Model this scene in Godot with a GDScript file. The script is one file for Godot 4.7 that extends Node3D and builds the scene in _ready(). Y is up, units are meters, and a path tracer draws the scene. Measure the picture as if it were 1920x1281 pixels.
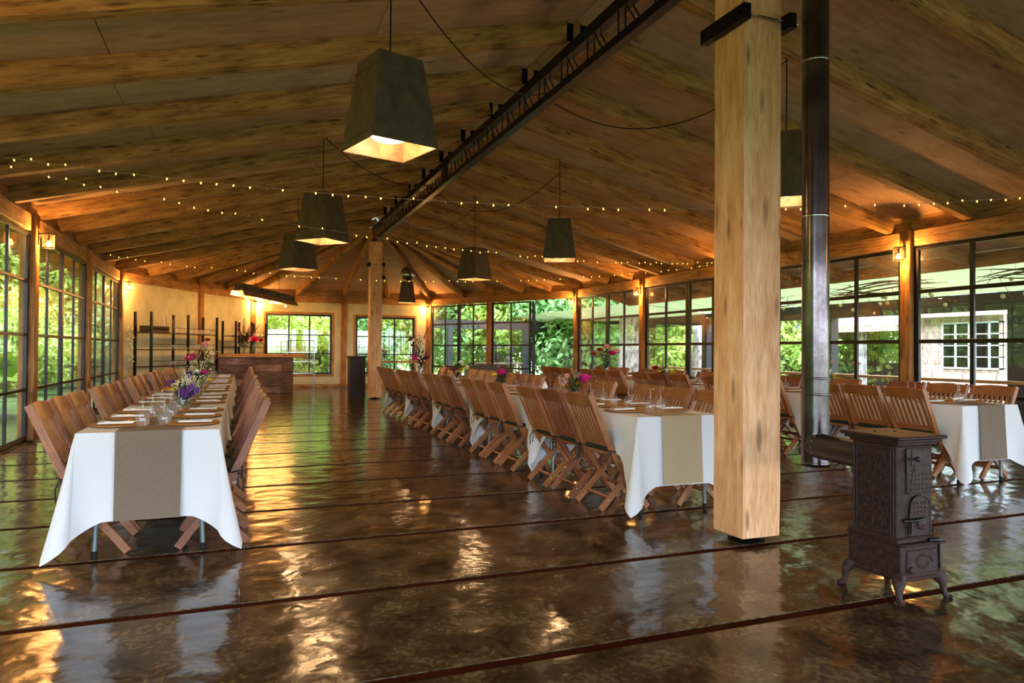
extends Node3D
# Timber dining hall laid for a wedding lunch. y up, metres. The long axis of the hall runs along -z; the ridge truss stands over x = XT.

const XT := 3.175
const XL := -2.545
const XR := 8.895
const EYE := 1.253
const STATION := [3.365, -0.215, -3.795, -7.375, -10.955, -14.535, -18.115]
var M := {}
var taken := {}
var rng := RandomNumberGenerator.new()

# ------------------------------------------------------------------ mesh builder
class MB:
	var v := PackedVector3Array()
	var n := PackedVector3Array()
	var t := PackedVector2Array()
	var i := PackedInt32Array()
	var uo := Vector2.ZERO
	var T := Transform3D()

	func vert(p: Vector3, nn: Vector3, uv: Vector2) -> int:
		v.append(T * p)
		n.append((T.basis * nn).normalized())
		t.append(uv + uo)
		return v.size() - 1

	# flat polygon (convex), flipped so that it faces "out"
	func face(pts: Array, out: Vector3, grain := 0) -> void:
		var nn: Vector3 = (pts[1] - pts[0]).cross(pts[2] - pts[0])
		if nn.length_squared() < 1e-14:
			return
		nn = nn.normalized()
		if nn.dot(out) < 0.0:
			pts = pts.duplicate()
			pts.reverse()
			nn = -nn
		var g := Vector3.ZERO
		g[grain] = 1.0
		var w: Vector3
		if absf(nn.dot(g)) > 0.75:
			g = Vector3.ZERO
			g[(grain + 1) % 3] = 1.0
		g = (g - nn * nn.dot(g)).normalized()
		w = nn.cross(g)
		var first := v.size()
		for p in pts:
			vert(p, nn, Vector2(p.dot(g), p.dot(w)))
		for k in range(1, pts.size() - 1):
			i.append_array([first, first + k + 1, first + k])

	func box(c: Vector3, s: Vector3, grain := 0, bevel := 0.0) -> void:
		var h := s * 0.5
		if bevel <= 0.0:
			for a in 3:
				var b := (a + 1) % 3
				var d := (a + 2) % 3
				for sg in [-1.0, 1.0]:
					var pts := []
					for q in [[-1, -1], [1, -1], [1, 1], [-1, 1]]:
						var p := Vector3.ZERO
						p[a] = sg * h[a]
						p[b] = q[0] * h[b]
						p[d] = q[1] * h[d]
						pts.append(c + p)
					var o := Vector3.ZERO
					o[a] = sg
					face(pts, o, grain)
			return
		var e := minf(bevel, minf(h.x, minf(h.y, h.z)) * 0.9)
		var P := func(sx, sy, sz, ax):
			var q := Vector3(sx * (h.x - e), sy * (h.y - e), sz * (h.z - e))
			q[ax] = [sx, sy, sz][ax] * h[ax]
			return c + q
		for a in 3:
			var b := (a + 1) % 3
			var d := (a + 2) % 3
			for sg in [-1.0, 1.0]:
				var pts := []
				for q in [[-1, -1], [1, -1], [1, 1], [-1, 1]]:
					var k := [0.0, 0.0, 0.0]
					k[a] = sg
					k[b] = float(q[0])
					k[d] = float(q[1])
					pts.append(P.call(k[0], k[1], k[2], a))
				var o := Vector3.ZERO
				o[a] = sg
				face(pts, o, grain)
			for s1 in [-1.0, 1.0]:
				for s2 in [-1.0, 1.0]:
					var pts2 := []
					for q in [[-1, b], [1, b], [1, d], [-1, d]]:
						var k := [0.0, 0.0, 0.0]
						k[a] = float(q[0])
						k[b] = s1
						k[d] = s2
						pts2.append(P.call(k[0], k[1], k[2], q[1]))
					var o2 := Vector3.ZERO
					o2[b] = s1
					o2[d] = s2
					face(pts2, o2, grain)
		for sx in [-1.0, 1.0]:
			for sy in [-1.0, 1.0]:
				for sz in [-1.0, 1.0]:
					face([P.call(sx, sy, sz, 0), P.call(sx, sy, sz, 1), P.call(sx, sy, sz, 2)], Vector3(sx, sy, sz), grain)

	# a bar from a to b with a rectangular section: w across "side", h across the other
	func bar(a: Vector3, b: Vector3, w: float, h: float, side := Vector3(0, 0, 1), bevel := 0.0) -> void:
		var keep := T
		var x := (b - a).normalized()
		var z := (side - x * x.dot(side)).normalized()
		var y := z.cross(x)
		T = keep * Transform3D(Basis(x, y, z), (a + b) * 0.5)
		box(Vector3.ZERO, Vector3(a.distance_to(b), h, w), 0, bevel)
		T = keep

	# a flat strip of thickness th (along z) and width w that follows a path in the xy plane
	func strip(path: Array, w: float, z: float, th: float) -> void:
		var lft := []
		var rgt := []
		for k in path.size():
			var d: Vector2 = (path[mini(k + 1, path.size() - 1)] - path[maxi(k - 1, 0)]).normalized()
			var nn := Vector2(-d.y, d.x)
			lft.append(path[k] + nn * w * 0.5)
			rgt.append(path[k] - nn * w * 0.5)
		var u := 0.0
		for k in path.size() - 1:
			var a: Vector2 = lft[k]
			var b: Vector2 = lft[k + 1]
			var c: Vector2 = rgt[k + 1]
			var d: Vector2 = rgt[k]
			var l: float = path[k].distance_to(path[k + 1])
			for q in [[a, b, c, d, 1.0], [a, b, c, d, -1.0]]:
				var zz: float = z + q[4] * th * 0.5
				var pp := [Vector3(a.x, a.y, zz), Vector3(b.x, b.y, zz), Vector3(c.x, c.y, zz), Vector3(d.x, d.y, zz)]
				quad_uv(pp, Vector3(0, 0, q[4]), [Vector2(u, 0), Vector2(u + l, 0), Vector2(u + l, w), Vector2(u, w)])
			var no := Vector3(-(b - a).y, (b - a).x, 0)
			quad_uv([Vector3(a.x, a.y, z - th / 2), Vector3(b.x, b.y, z - th / 2), Vector3(b.x, b.y, z + th / 2), Vector3(a.x, a.y, z + th / 2)], no, [Vector2(u, 0.2), Vector2(u + l, 0.2), Vector2(u + l, 0.2 + th), Vector2(u, 0.2 + th)])
			quad_uv([Vector3(d.x, d.y, z - th / 2), Vector3(c.x, c.y, z - th / 2), Vector3(c.x, c.y, z + th / 2), Vector3(d.x, d.y, z + th / 2)], -no, [Vector2(u, 0.3), Vector2(u + l, 0.3), Vector2(u + l, 0.3 + th), Vector2(u, 0.3 + th)])
			u += l
		for e in [[0, 1], [path.size() - 1, path.size() - 2]]:
			var a2: Vector2 = lft[e[0]]
			var d2: Vector2 = rgt[e[0]]
			var o: Vector2 = path[e[0]] - path[e[1]]
			face([Vector3(a2.x, a2.y, z - th / 2), Vector3(d2.x, d2.y, z - th / 2), Vector3(d2.x, d2.y, z + th / 2), Vector3(a2.x, a2.y, z + th / 2)], Vector3(o.x, o.y, 0))

	func quad_uv(p: Array, out: Vector3, uv: Array) -> void:
		var nn: Vector3 = (p[1] - p[0]).cross(p[2] - p[0])
		if nn.length_squared() < 1e-14:
			nn = (p[2] - p[0]).cross(p[3] - p[0])
		nn = nn.normalized()
		var f := v.size()
		if nn.dot(out) < 0.0:
			nn = -nn
			for k in [0, 3, 2, 1]:
				vert(p[k], nn, uv[k])
		else:
			for k in 4:
				vert(p[k], nn, uv[k])
		i.append_array([f, f + 2, f + 1, f, f + 3, f + 2])

	# a round tube along points; r is a number or an array
	func tube(path: Array, r, sides := 6, caps := true) -> void:
		var up := Vector3.UP
		var d0: Vector3 = (path[1] - path[0]).normalized()
		if absf(d0.dot(up)) > 0.9:
			up = Vector3.RIGHT
		var x := d0.cross(up).normalized()
		var rows := []
		var u := 0.0
		for k in path.size():
			var d: Vector3 = (path[mini(k + 1, path.size() - 1)] - path[maxi(k - 1, 0)]).normalized()
			x = (x - d * d.dot(x)).normalized()
			var y := d.cross(x)
			var rad: float = r[k] if r is Array else r
			if k > 0:
				u += path[k].distance_to(path[k - 1])
			var row := []
			for s in sides + 1:
				var a := TAU * s / sides
				var nn := x * cos(a) + y * sin(a)
				row.append(vert(path[k] + nn * rad, nn, Vector2(u, a * maxf(rad, 0.004))))
			rows.append(row)
		for k in rows.size() - 1:
			for s in sides:
				i.append_array([rows[k][s], rows[k + 1][s], rows[k][s + 1], rows[k][s + 1], rows[k + 1][s], rows[k + 1][s + 1]])
		if caps:
			for e in [0, path.size() - 1]:
				var o: Vector3 = (path[0] - path[1]) if e == 0 else (path[e] - path[e - 1])
				var pts := []
				for s in sides:
					pts.append(T.affine_inverse() * v[rows[e][s]])
				face(pts, o)

	# profile: array of Vector2(radius, height)
	func lathe(prof: Array, seg := 16, c := Vector3.ZERO, sharp := false) -> void:
		var rows := []
		var l := 0.0
		for k in prof.size():
			if k > 0:
				l += prof[k].distance_to(prof[k - 1])
			var d: Vector2 = prof[mini(k + 1, prof.size() - 1)] - prof[maxi(k - 1, 0)]
			var nn := Vector2(d.y, -d.x).normalized()
			var row := []
			for s in seg + 1:
				var a := TAU * s / seg
				row.append(vert(c + Vector3(prof[k].x * cos(a), prof[k].y, prof[k].x * sin(a)), Vector3(nn.x * cos(a), nn.y, nn.x * sin(a)), Vector2(a * maxf(prof[k].x, 0.02), l)))
			rows.append(row)
		for k in rows.size() - 1:
			for s in seg:
				i.append_array([rows[k][s], rows[k][s + 1], rows[k + 1][s], rows[k][s + 1], rows[k + 1][s + 1], rows[k + 1][s]])

	func ball(c: Vector3, r: Vector3, seg := 10, rings := 6) -> void:
		var rows := []
		for k in rings + 1:
			var b := -PI / 2 + PI * k / rings
			var row := []
			for s in seg + 1:
				var a := TAU * s / seg
				var nn := Vector3(cos(b) * cos(a), sin(b), cos(b) * sin(a))
				row.append(vert(c + nn * r, (nn / r).normalized(), Vector2(a / TAU, float(k) / rings)))
			rows.append(row)
		for k in rings:
			for s in seg:
				i.append_array([rows[k][s], rows[k][s + 1], rows[k + 1][s], rows[k][s + 1], rows[k + 1][s + 1], rows[k + 1][s]])

	# grid of points [row][col], smooth normals
	func grid(g: Array, uvs: Array = []) -> void:
		var R := g.size()
		var C: int = g[0].size()
		var f := v.size()
		for a in R:
			for b in C:
				var du: Vector3 = g[a][mini(b + 1, C - 1)] - g[a][maxi(b - 1, 0)]
				var dv: Vector3 = g[mini(a + 1, R - 1)][b] - g[maxi(a - 1, 0)][b]
				var nn := du.cross(dv)
				nn = nn.normalized() if nn.length_squared() > 1e-16 else Vector3.UP
				vert(g[a][b], nn, uvs[a][b] if uvs else Vector2(b, a) * 0.02)
		for a in R - 1:
			for b in C - 1:
				var p := f + a * C + b
				i.append_array([p, p + C, p + 1, p + 1, p + C, p + C + 1])

	# polygon in the xy plane pushed along z
	func prism(poly: PackedVector2Array, z0: float, z1: float, grain := 0) -> void:
		var tri := Geometry2D.triangulate_polygon(poly)
		for k in range(0, tri.size(), 3):
			for z in [z0, z1]:
				face([Vector3(poly[tri[k]].x, poly[tri[k]].y, z), Vector3(poly[tri[k + 1]].x, poly[tri[k + 1]].y, z), Vector3(poly[tri[k + 2]].x, poly[tri[k + 2]].y, z)], Vector3(0, 0, -1 if z == minf(z0, z1) else 1), grain)
		var ccw := not Geometry2D.is_polygon_clockwise(poly)
		for k in poly.size():
			var a := poly[k]
			var b := poly[(k + 1) % poly.size()]
			var o := Vector3((b - a).y, -(b - a).x, 0) * (1.0 if ccw else -1.0)
			face([Vector3(a.x, a.y, z0), Vector3(b.x, b.y, z0), Vector3(b.x, b.y, z1), Vector3(a.x, a.y, z1)], o, grain)

	func mesh() -> ArrayMesh:
		var a := []
		a.resize(Mesh.ARRAY_MAX)
		a[Mesh.ARRAY_VERTEX] = v
		a[Mesh.ARRAY_NORMAL] = n
		a[Mesh.ARRAY_TEX_UV] = t
		a[Mesh.ARRAY_INDEX] = i
		var m := ArrayMesh.new()
		m.add_surface_from_arrays(Mesh.PRIMITIVE_TRIANGLES, a)
		return m

# ------------------------------------------------------------------ nodes
func numbered(called: String) -> String:
	var k: int = taken.get(called, 0)
	taken[called] = k + 1
	return called if k == 0 else "%s_%03d" % [called, k]

func meta(o: Node, label: String, category: String, group := "") -> Node:
	o.set_meta("label", label)
	o.set_meta("category", category)
	if group:
		o.set_meta("group", group)
	return o

func thing(called: String, label: String, category: String, at := Vector3.ZERO, turn := 0.0, group := "") -> Node3D:
	var o := Node3D.new()
	o.name = numbered(called)
	add_child(o)
	o.position = at
	o.rotation.y = turn
	meta(o, label, category, group)
	return o

func part(called: String, shape, m: Material, parent: Node) -> MeshInstance3D:
	var o := MeshInstance3D.new()
	o.name = called
	o.mesh = shape.mesh() if shape is MB else shape
	o.material_override = null
	o.set_surface_override_material(0, m)
	parent.add_child(o, true)
	return o

func single(called: String, shape, m: Material, label: String, category: String, at := Vector3.ZERO, turn := 0.0, group := "") -> MeshInstance3D:
	var o := MeshInstance3D.new()
	o.name = numbered(called)
	o.mesh = shape.mesh() if shape is MB else shape
	o.set_surface_override_material(0, m)
	add_child(o)
	o.position = at
	o.rotation.y = turn
	meta(o, label, category, group)
	return o

func structure(called: String) -> Node3D:
	var o := Node3D.new()
	o.name = called
	o.set_meta("kind", "structure")
	add_child(o)
	return o

func copy(o: Node3D, label := "", group := "") -> Node3D:
	var base := String(o.name)
	if base.length() > 4 and base[base.length() - 4] == "_" and base.right(3).is_valid_int():
		base = base.left(base.length() - 4)
	var c: Node3D = o.duplicate()
	c.name = numbered(base)
	add_child(c)
	if label:
		c.set_meta("label", label)
	if group:
		c.set_meta("group", group)
	return c

func mb(seed_uv := -1.0) -> MB:
	var b := MB.new()
	if seed_uv >= 0.0:
		b.uo = Vector2(fposmod(seed_uv * 3.71, 7.0), fposmod(seed_uv * 1.93, 5.0))
	return b

# ------------------------------------------------------------------ textures and materials
func bytes_of(freq: float, octaves: int, sd: int, size := 512) -> PackedByteArray:
	var f := FastNoiseLite.new()
	f.seed = sd
	f.noise_type = FastNoiseLite.TYPE_SIMPLEX_SMOOTH
	f.frequency = freq
	f.fractal_octaves = octaves
	var im := f.get_seamless_image(size, size)
	im.convert(Image.FORMAT_L8)
	return im.get_data()

func tex(w: int, h: int, data: PackedByteArray) -> ImageTexture:
	return ImageTexture.create_from_image(Image.create_from_data(w, h, false, Image.FORMAT_RGB8, data))

func put(d: PackedByteArray, at: int, c: Color) -> void:
	d[at] = clampi(int(c.r * 255.0), 0, 255)
	d[at + 1] = clampi(int(c.g * 255.0), 0, 255)
	d[at + 2] = clampi(int(c.b * 255.0), 0, 255)

# sawn timber, grain along u
func wood_tex(dark: Color, mid: Color, light: Color, sd: int, grain := 12, blotch := 0.35, knots := 10) -> ImageTexture:
	var N := 512
	var a := bytes_of(0.008, 3, sd)
	var b := bytes_of(0.02, 2, sd + 7)
	var d := PackedByteArray()
	d.resize(N * N * 3)
	var r := RandomNumberGenerator.new()
	r.seed = sd
	var ks := []
	for k in knots:
		ks.append(Vector3(r.randf() * N, r.randf() * N, r.randf_range(5, 13)))
	var band := []
	for k in knots:
		band.append(r.randf_range(0.5, 1.0))
	for y in N:
		for x in N:
			var g: float = a[((y * grain) & 511) * N + x] / 255.0
			var f: float = b[((y * grain * 3) & 511) * N + ((x * 2) & 511)] / 255.0
			var s: float = a[y * N + ((x + 200) & 511)] / 255.0
			var q := clampf(0.55 * g + 0.45 * f, 0.0, 1.0)
			q = clampf((q - 0.5) * 1.25 + 0.5 + (s - 0.5) * blotch, 0.0, 1.0)
			var c := dark.lerp(mid, q * 2.0) if q < 0.5 else mid.lerp(light, q * 2.0 - 1.0)
			put(d, (y * N + x) * 3, c)
	for k in ks.size():
		var p: Vector3 = ks[k]
		for y in range(-int(p.z), int(p.z) + 1):
			for x in range(-int(p.z * 1.6), int(p.z * 1.6) + 1):
				var e := Vector2(x / (p.z * 1.6), y / p.z).length()
				if e < 1.0:
					var at := (((int(p.y) + y) & 511) * N + ((int(p.x) + x) & 511)) * 3
					var m: float = (1.0 - e * e) * band[k] * 0.75
					for j in 3:
						d[at + j] = int(lerpf(d[at + j], [dark.r, dark.g, dark.b][j] * 150.0, m))
	return tex(N, N, d)

func mottled(size: int, stops: Array, freq: float, octaves: int, sd: int, fine := 0.25) -> ImageTexture:
	var a := bytes_of(freq, octaves, sd, size)
	var b := bytes_of(freq * 9.0, 3, sd + 3, size)
	var g := Gradient.new()
	g.offsets = PackedFloat32Array(stops.map(func(s): return s[0]))
	g.colors = PackedColorArray(stops.map(func(s): return s[1]))
	var d := PackedByteArray()
	d.resize(size * size * 3)
	for k in size * size:
		var q: float = clampf(a[k] / 255.0 * (1.0 - fine) + b[k] / 255.0 * fine, 0.0, 1.0)
		put(d, k * 3, g.sample(q))
	return tex(size, size, d)

func grey_noise(size: int, freq: float, octaves: int, sd: int, lo: float, hi: float) -> ImageTexture:
	return mottled(size, [[0.25, Color(lo, lo, lo)], [0.75, Color(hi, hi, hi)]], freq, octaves, sd, 0.2)

func normal_of(size: int, freq: float, octaves: int, sd: int, bump: float) -> ImageTexture:
	var f := FastNoiseLite.new()
	f.seed = sd
	f.frequency = freq
	f.fractal_octaves = octaves
	var im := f.get_seamless_image(size, size)
	im.convert(Image.FORMAT_RGBA8)
	im.bump_map_to_normal_map(bump)
	return ImageTexture.create_from_image(im)

# relief without steps: small noise pictures are enlarged as floats before the slopes are taken
func smooth_normal(size: int, layers: Array) -> ImageTexture:
	var h := PackedFloat32Array()
	h.resize(size * size)
	for q in layers:
		var f := FastNoiseLite.new()
		f.seed = q[1]
		f.frequency = q[2]
		f.fractal_octaves = 2
		var im := f.get_seamless_image(q[0], q[0])
		im.convert(Image.FORMAT_RF)
		im.resize(size, size, Image.INTERPOLATE_CUBIC)
		var a := im.get_data().to_float32_array()
		for k in a.size():
			h[k] += a[k] * q[3]
	var d := PackedByteArray()
	d.resize(size * size * 3)
	for y in size:
		for x in size:
			var dx := h[y * size + ((x + 1) % size)] - h[y * size + ((x + size - 1) % size)]
			var dy := h[((y + 1) % size) * size + x] - h[((y + size - 1) % size) * size + x]
			var n := Vector3(-dx, -dy, 1.0).normalized()
			var at := (y * size + x) * 3
			d[at] = int(n.x * 127.0 + 127.5)
			d[at + 1] = int(n.y * 127.0 + 127.5)
			d[at + 2] = int(n.z * 127.0 + 127.5)
	return tex(size, size, d)

func weave(dark: Color, light: Color, n: int, sd: int) -> ImageTexture:
	var N := 256
	var a := bytes_of(0.03, 3, sd, N)
	var d := PackedByteArray()
	d.resize(N * N * 3)
	for y in N:
		for x in N:
			var over := ((x / n) + (y / n)) % 2
			var u := absf(fposmod(float(x), n) / n - 0.5) * 2.0
			var w := absf(fposmod(float(y), n) / n - 0.5) * 2.0
			var q := 1.0 - (w if over else u) * 0.7
			q = q * 0.82 + a[y * N + x] / 255.0 * 0.18
			put(d, (y * N + x) * 3, dark.lerp(light, q))
	return tex(N, N, d)

func plain(c: Color, rough := 0.6, metal := 0.0) -> StandardMaterial3D:
	var m := StandardMaterial3D.new()
	m.albedo_color = c
	m.roughness = rough
	m.metallic = metal
	return m

func textured(tx: Texture2D, su: float, sv: float, rough := 0.7, tint := Color.WHITE) -> StandardMaterial3D:
	var m := plain(tint, rough)
	m.albedo_texture = tx
	m.uv1_scale = Vector3(su, sv, 1)
	return m

func glass(alpha := 0.08, tint := Color(1, 1, 1)) -> StandardMaterial3D:
	var m := plain(Color(tint.r, tint.g, tint.b, alpha), 0.0)
	m.transparency = BaseMaterial3D.TRANSPARENCY_ALPHA
	return m

func glowing(c: Color, energy: float) -> StandardMaterial3D:
	var m := plain(c, 0.5)
	m.emission_enabled = true
	m.emission = c
	m.emission_energy_multiplier = energy
	return m

func leafy(c: Color, through := 0.5) -> StandardMaterial3D:
	var m := plain(c, 0.55)
	m.backlight_enabled = true
	m.backlight = Color(c.r * through, c.g * through, c.b * through * 0.6)
	m.cull_mode = BaseMaterial3D.CULL_DISABLED
	return m

func make_materials() -> void:
	var beam := wood_tex(Color(0.38, 0.26, 0.12), Color(0.61, 0.46, 0.24), Color(0.72, 0.57, 0.33), 11, 3, 0.6, 26)
	var beam2 := wood_tex(Color(0.44, 0.30, 0.15), Color(0.66, 0.49, 0.28), Color(0.78, 0.61, 0.39), 23, 5, 0.45, 20)
	M.rafter = textured(beam, 0.4, 1.3, 0.75)
	M.beam = textured(beam2, 0.4, 1.3, 0.7)
	M.post = textured(beam2, 0.35, 1.1, 0.7, Color(0.94, 0.86, 0.76))
	M.column = textured(wood_tex(Color(0.76, 0.54, 0.34), Color(0.87, 0.66, 0.47), Color(0.94, 0.78, 0.62), 31, 3, 0.45, 14), 0.33, 0.9, 0.7)
	for m in [M.rafter, M.beam, M.post, M.column]:
		m.normal_enabled = true
		m.normal_texture = normal_of(256, 0.03, 3, 5, 3.0)
		m.normal_scale = 0.5
	M.ply = textured(wood_tex(Color(0.64, 0.54, 0.42), Color(0.73, 0.635, 0.51), Color(0.79, 0.70, 0.585), 41, 3, 0.35, 5), 0.35, 0.5, 0.75)
	M.ply2 = textured(M.ply.albedo_texture, 0.3, 0.45, 0.75, Color(0.96, 0.90, 0.86))
	M.ply3 = textured(M.ply.albedo_texture, 0.37, 0.55, 0.75, Color(1.0, 0.93, 0.88))
	var teak := wood_tex(Color(0.36, 0.20, 0.11), Color(0.58, 0.36, 0.21), Color(0.71, 0.49, 0.32), 51, 10, 0.25, 2)
	M.teak = textured(teak, 1.2, 4.0, 0.45)
	M.teak2 = textured(teak, 1.3, 4.5, 0.45, Color(0.86, 0.80, 0.80))
	M.teak3 = textured(teak, 1.1, 3.7, 0.45, Color(1.0, 1.0, 0.92))
	M.bar = textured(wood_tex(Color(0.20, 0.15, 0.12), Color(0.36, 0.29, 0.25), Color(0.47, 0.40, 0.36), 61, 8, 0.7, 6), 0.5, 1.5, 0.8)
	M.bark = textured(wood_tex(Color(0.14, 0.12, 0.11), Color(0.33, 0.30, 0.27), Color(0.52, 0.48, 0.43), 65, 3, 1.0, 6), 0.8, 1.5, 0.9)
	M.cabin = textured(wood_tex(Color(0.50, 0.40, 0.35), Color(0.72, 0.60, 0.53), Color(0.84, 0.73, 0.66), 67, 8, 0.8, 6), 0.4, 1.0, 0.85)
	M.dark_wood = textured(M.bar.albedo_texture, 0.6, 2.0, 0.6, Color(0.5, 0.42, 0.38))
	M.strip = textured(teak, 0.8, 3.0, 0.8, Color(0.42, 0.29, 0.24))
	M.strip.metallic_specular = 0.15
	# floor: waxed concrete
	var fl := mottled(1024, [[0.22, Color(0.14, 0.10, 0.065)], [0.42, Color(0.24, 0.185, 0.125)], [0.58, Color(0.34, 0.275, 0.19)], [0.8, Color(0.47, 0.40, 0.30)]], 0.008, 6, 71, 0.45)
	M.floor = plain(Color.WHITE, 1.0)
	M.floor.albedo_texture = fl
	M.floor.roughness_texture = grey_noise(512, 0.02, 5, 73, 0.12, 0.18)
	M.floor.uv1_triplanar = true
	M.floor.uv1_world_triplanar = true
	M.floor.uv1_scale = Vector3(0.31, 0.31, 0.31)
	M.floor.normal_enabled = true
	M.floor.normal_texture = smooth_normal(768, [[96, 77, 0.10, 6.0], [192, 78, 0.16, 1.6], [384, 79, 0.25, 0.35]])
	M.floor.normal_scale = 0.10
	M.floor.metallic_specular = 0.6
	# cloth
	M.cloth = textured(weave(Color(0.74, 0.75, 0.76), Color(0.84, 0.845, 0.85), 2, 81), 12.0, 12.0, 0.9)
	M.burlap = textured(weave(Color(0.33, 0.28, 0.23), Color(0.50, 0.44, 0.37), 4, 83), 5.0, 5.0, 0.95)
	M.burlap2 = textured(weave(Color(0.50, 0.43, 0.35), Color(0.70, 0.63, 0.53), 4, 84), 5.0, 5.0, 0.95, Color(1.0, 1.0, 0.94))
	M.napkin = plain(Color(0.88, 0.88, 0.87), 0.9)
	M.rattan = textured(weave(Color(0.38, 0.24, 0.09), Color(0.72, 0.52, 0.25), 8, 85), 8.0, 8.0, 0.7)
	M.pad = plain(Color(0.035, 0.14, 0.12), 0.85)
	M.cord = plain(Color(0.05, 0.12, 0.11), 0.8)
	# metals
	M.steel = plain(Color(0.035, 0.035, 0.04), 0.35, 0.3)
	M.truss = plain(Color(0.04, 0.06, 0.11), 0.35, 0.0)
	M.truss.metallic_specular = 0.3
	M.leg_metal = plain(Color(0.45, 0.49, 0.50), 0.35, 0.5)
	M.rubber = plain(Color(0.03, 0.03, 0.03), 0.8)
	M.zinc = textured(grey_noise(256, 0.02, 5, 91, 0.28, 0.36), 1.2, 1.2, 0.6, Color(1.0, 0.86, 0.68))
	M.zinc.metallic = 0.1
	M.copper = textured(grey_noise(256, 0.02, 4, 93, 0.42, 0.6), 1.2, 1.2, 0.5, Color(1.0, 0.72, 0.52))
	M.pipe = textured(mottled(256, [[0.3, Color(0.30, 0.275, 0.28)], [0.7, Color(0.42, 0.39, 0.40)]], 0.015, 4, 95), 0.8, 0.8, 0.2)
	M.pipe.metallic = 0.9
	M.flue = plain(Color(0.09, 0.075, 0.065), 0.4, 0.4)
	M.iron = textured(mottled(256, [[0.3, Color(0.165, 0.112, 0.10)], [0.7, Color(0.245, 0.172, 0.155)]], 0.03, 4, 97), 3.0, 3.0, 0.55)
	M.iron.metallic_specular = 0.3
	M.chrome = plain(Color(0.7, 0.7, 0.7), 0.15, 1.0)
	M.brass = plain(Color(0.85, 0.75, 0.5), 0.3, 1.0)
	M.cutlery = plain(Color(0.72, 0.72, 0.70), 0.18, 1.0)
	M.mirror = plain(Color(0.8, 0.82, 0.82), 0.05, 1.0)
	# glass
	M.pane = glass(0.02)
	M.wine = glass(0.05)
	M.jar = glass(0.03, Color(0.92, 0.97, 0.95))
	M.bottle = plain(Color(0.02, 0.025, 0.02), 0.1)
	# walls
	M.plaster = textured(mottled(256, [[0.3, Color(0.76, 0.76, 0.61)], [0.7, Color(0.82, 0.815, 0.67)]], 0.012, 4, 99), 0.6, 0.6, 0.9)
	M.white_paint = plain(Color(0.82, 0.82, 0.80), 0.6)
	M.roof_white = plain(Color(0.80, 0.82, 0.85), 0.5)
	M.canvas = plain(Color(0.68, 0.71, 0.53), 0.8)
	M.canvas.backlight_enabled = true
	M.canvas.backlight = Color(0.44, 0.47, 0.31)
	M.canvas.cull_mode = BaseMaterial3D.CULL_DISABLED
	M.dark_beam = plain(Color(0.10, 0.085, 0.07), 0.7)
	M.blue_green = plain(Color(0.07, 0.11, 0.11), 0.6)
	M.white_bark = textured(wood_tex(Color(0.42, 0.38, 0.36), Color(0.74, 0.70, 0.67), Color(0.88, 0.85, 0.82), 69, 3, 1.0, 8), 0.7, 1.2, 0.9)
	# lamps
	M.lamp_hot = glowing(Color(1.0, 0.86, 0.66), 7.0)
	M.bulb_hot = glowing(Color(1.0, 0.72, 0.34), 14.0)
	M.fairy = glowing(Color(1.0, 0.70, 0.25), 14.0)
	M.fairy_off = plain(Color(0.7, 0.66, 0.55), 0.3)
	M.wire = plain(Color(0.62, 0.56, 0.45), 0.5)
	# ground and plants
	M.grass = plain(Color.WHITE, 0.95)
	M.grass.albedo_texture = mottled(512, [[0.25, Color(0.20, 0.28, 0.09)], [0.5, Color(0.33, 0.42, 0.15)], [0.75, Color(0.47, 0.52, 0.24)]], 0.01, 5, 101, 0.4)
	M.grass.uv1_triplanar = true
	M.grass.uv1_world_triplanar = true
	M.grass.uv1_scale = Vector3(0.12, 0.12, 0.12)
	M.deck = textured(M.bar.albedo_texture, 0.5, 1.5, 0.6, Color(1.35, 1.3, 1.3))
	M.leaf = [leafy(Color(0.46, 0.62, 0.26), 0.8), leafy(Color(0.58, 0.70, 0.30), 0.8), leafy(Color(0.70, 0.76, 0.36), 0.8), leafy(Color(0.34, 0.50, 0.24), 0.7), leafy(Color(0.50, 0.66, 0.38), 0.8)]
	M.big_leaf = leafy(Color(0.40, 0.62, 0.16), 0.7)
	M.big_leaf2 = leafy(Color(0.62, 0.72, 0.20), 0.7)
	M.stem = leafy(Color(0.20, 0.33, 0.12), 0.3)
	M.bouquet_leaf = leafy(Color(0.13, 0.26, 0.10), 0.4)
	M.bouquet_dark = leafy(Color(0.09, 0.15, 0.09), 0.3)
	M.fl = {
		"pink": leafy(Color(0.80, 0.10, 0.48), 0.4), "rose": leafy(Color(0.92, 0.62, 0.60), 0.4), "purple": leafy(Color(0.36, 0.20, 0.52), 0.4), "yellow": leafy(Color(0.93, 0.80, 0.06), 0.4),
		"white": leafy(Color(0.90, 0.90, 0.86), 0.4), "orange": leafy(Color(0.92, 0.48, 0.08), 0.4), "plum": leafy(Color(0.38, 0.12, 0.26), 0.4), "red": leafy(Color(0.62, 0.07, 0.15), 0.4), "cream": leafy(Color(0.86, 0.82, 0.62), 0.4)}

# ------------------------------------------------------------------ the building
const SLOPE := 0.2454
const RAFTER_Z := [3.40, 2.17, 0.93, -0.30, -1.54, -2.77, -4.01, -5.24, -6.48, -7.71, -8.95, -10.18, -11.42, -12.65, -13.89, -15.12, -16.36, -18.03]
const CORNER := [Vector2(XL, -18.03), Vector2(0.336, -23.75), Vector2(6.036, -23.75), Vector2(XR, -18.03)]

func under(x: float) -> float:
	return 3.03 + (minf(x, 2 * XT - x) + 2.605) * SLOPE

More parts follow.
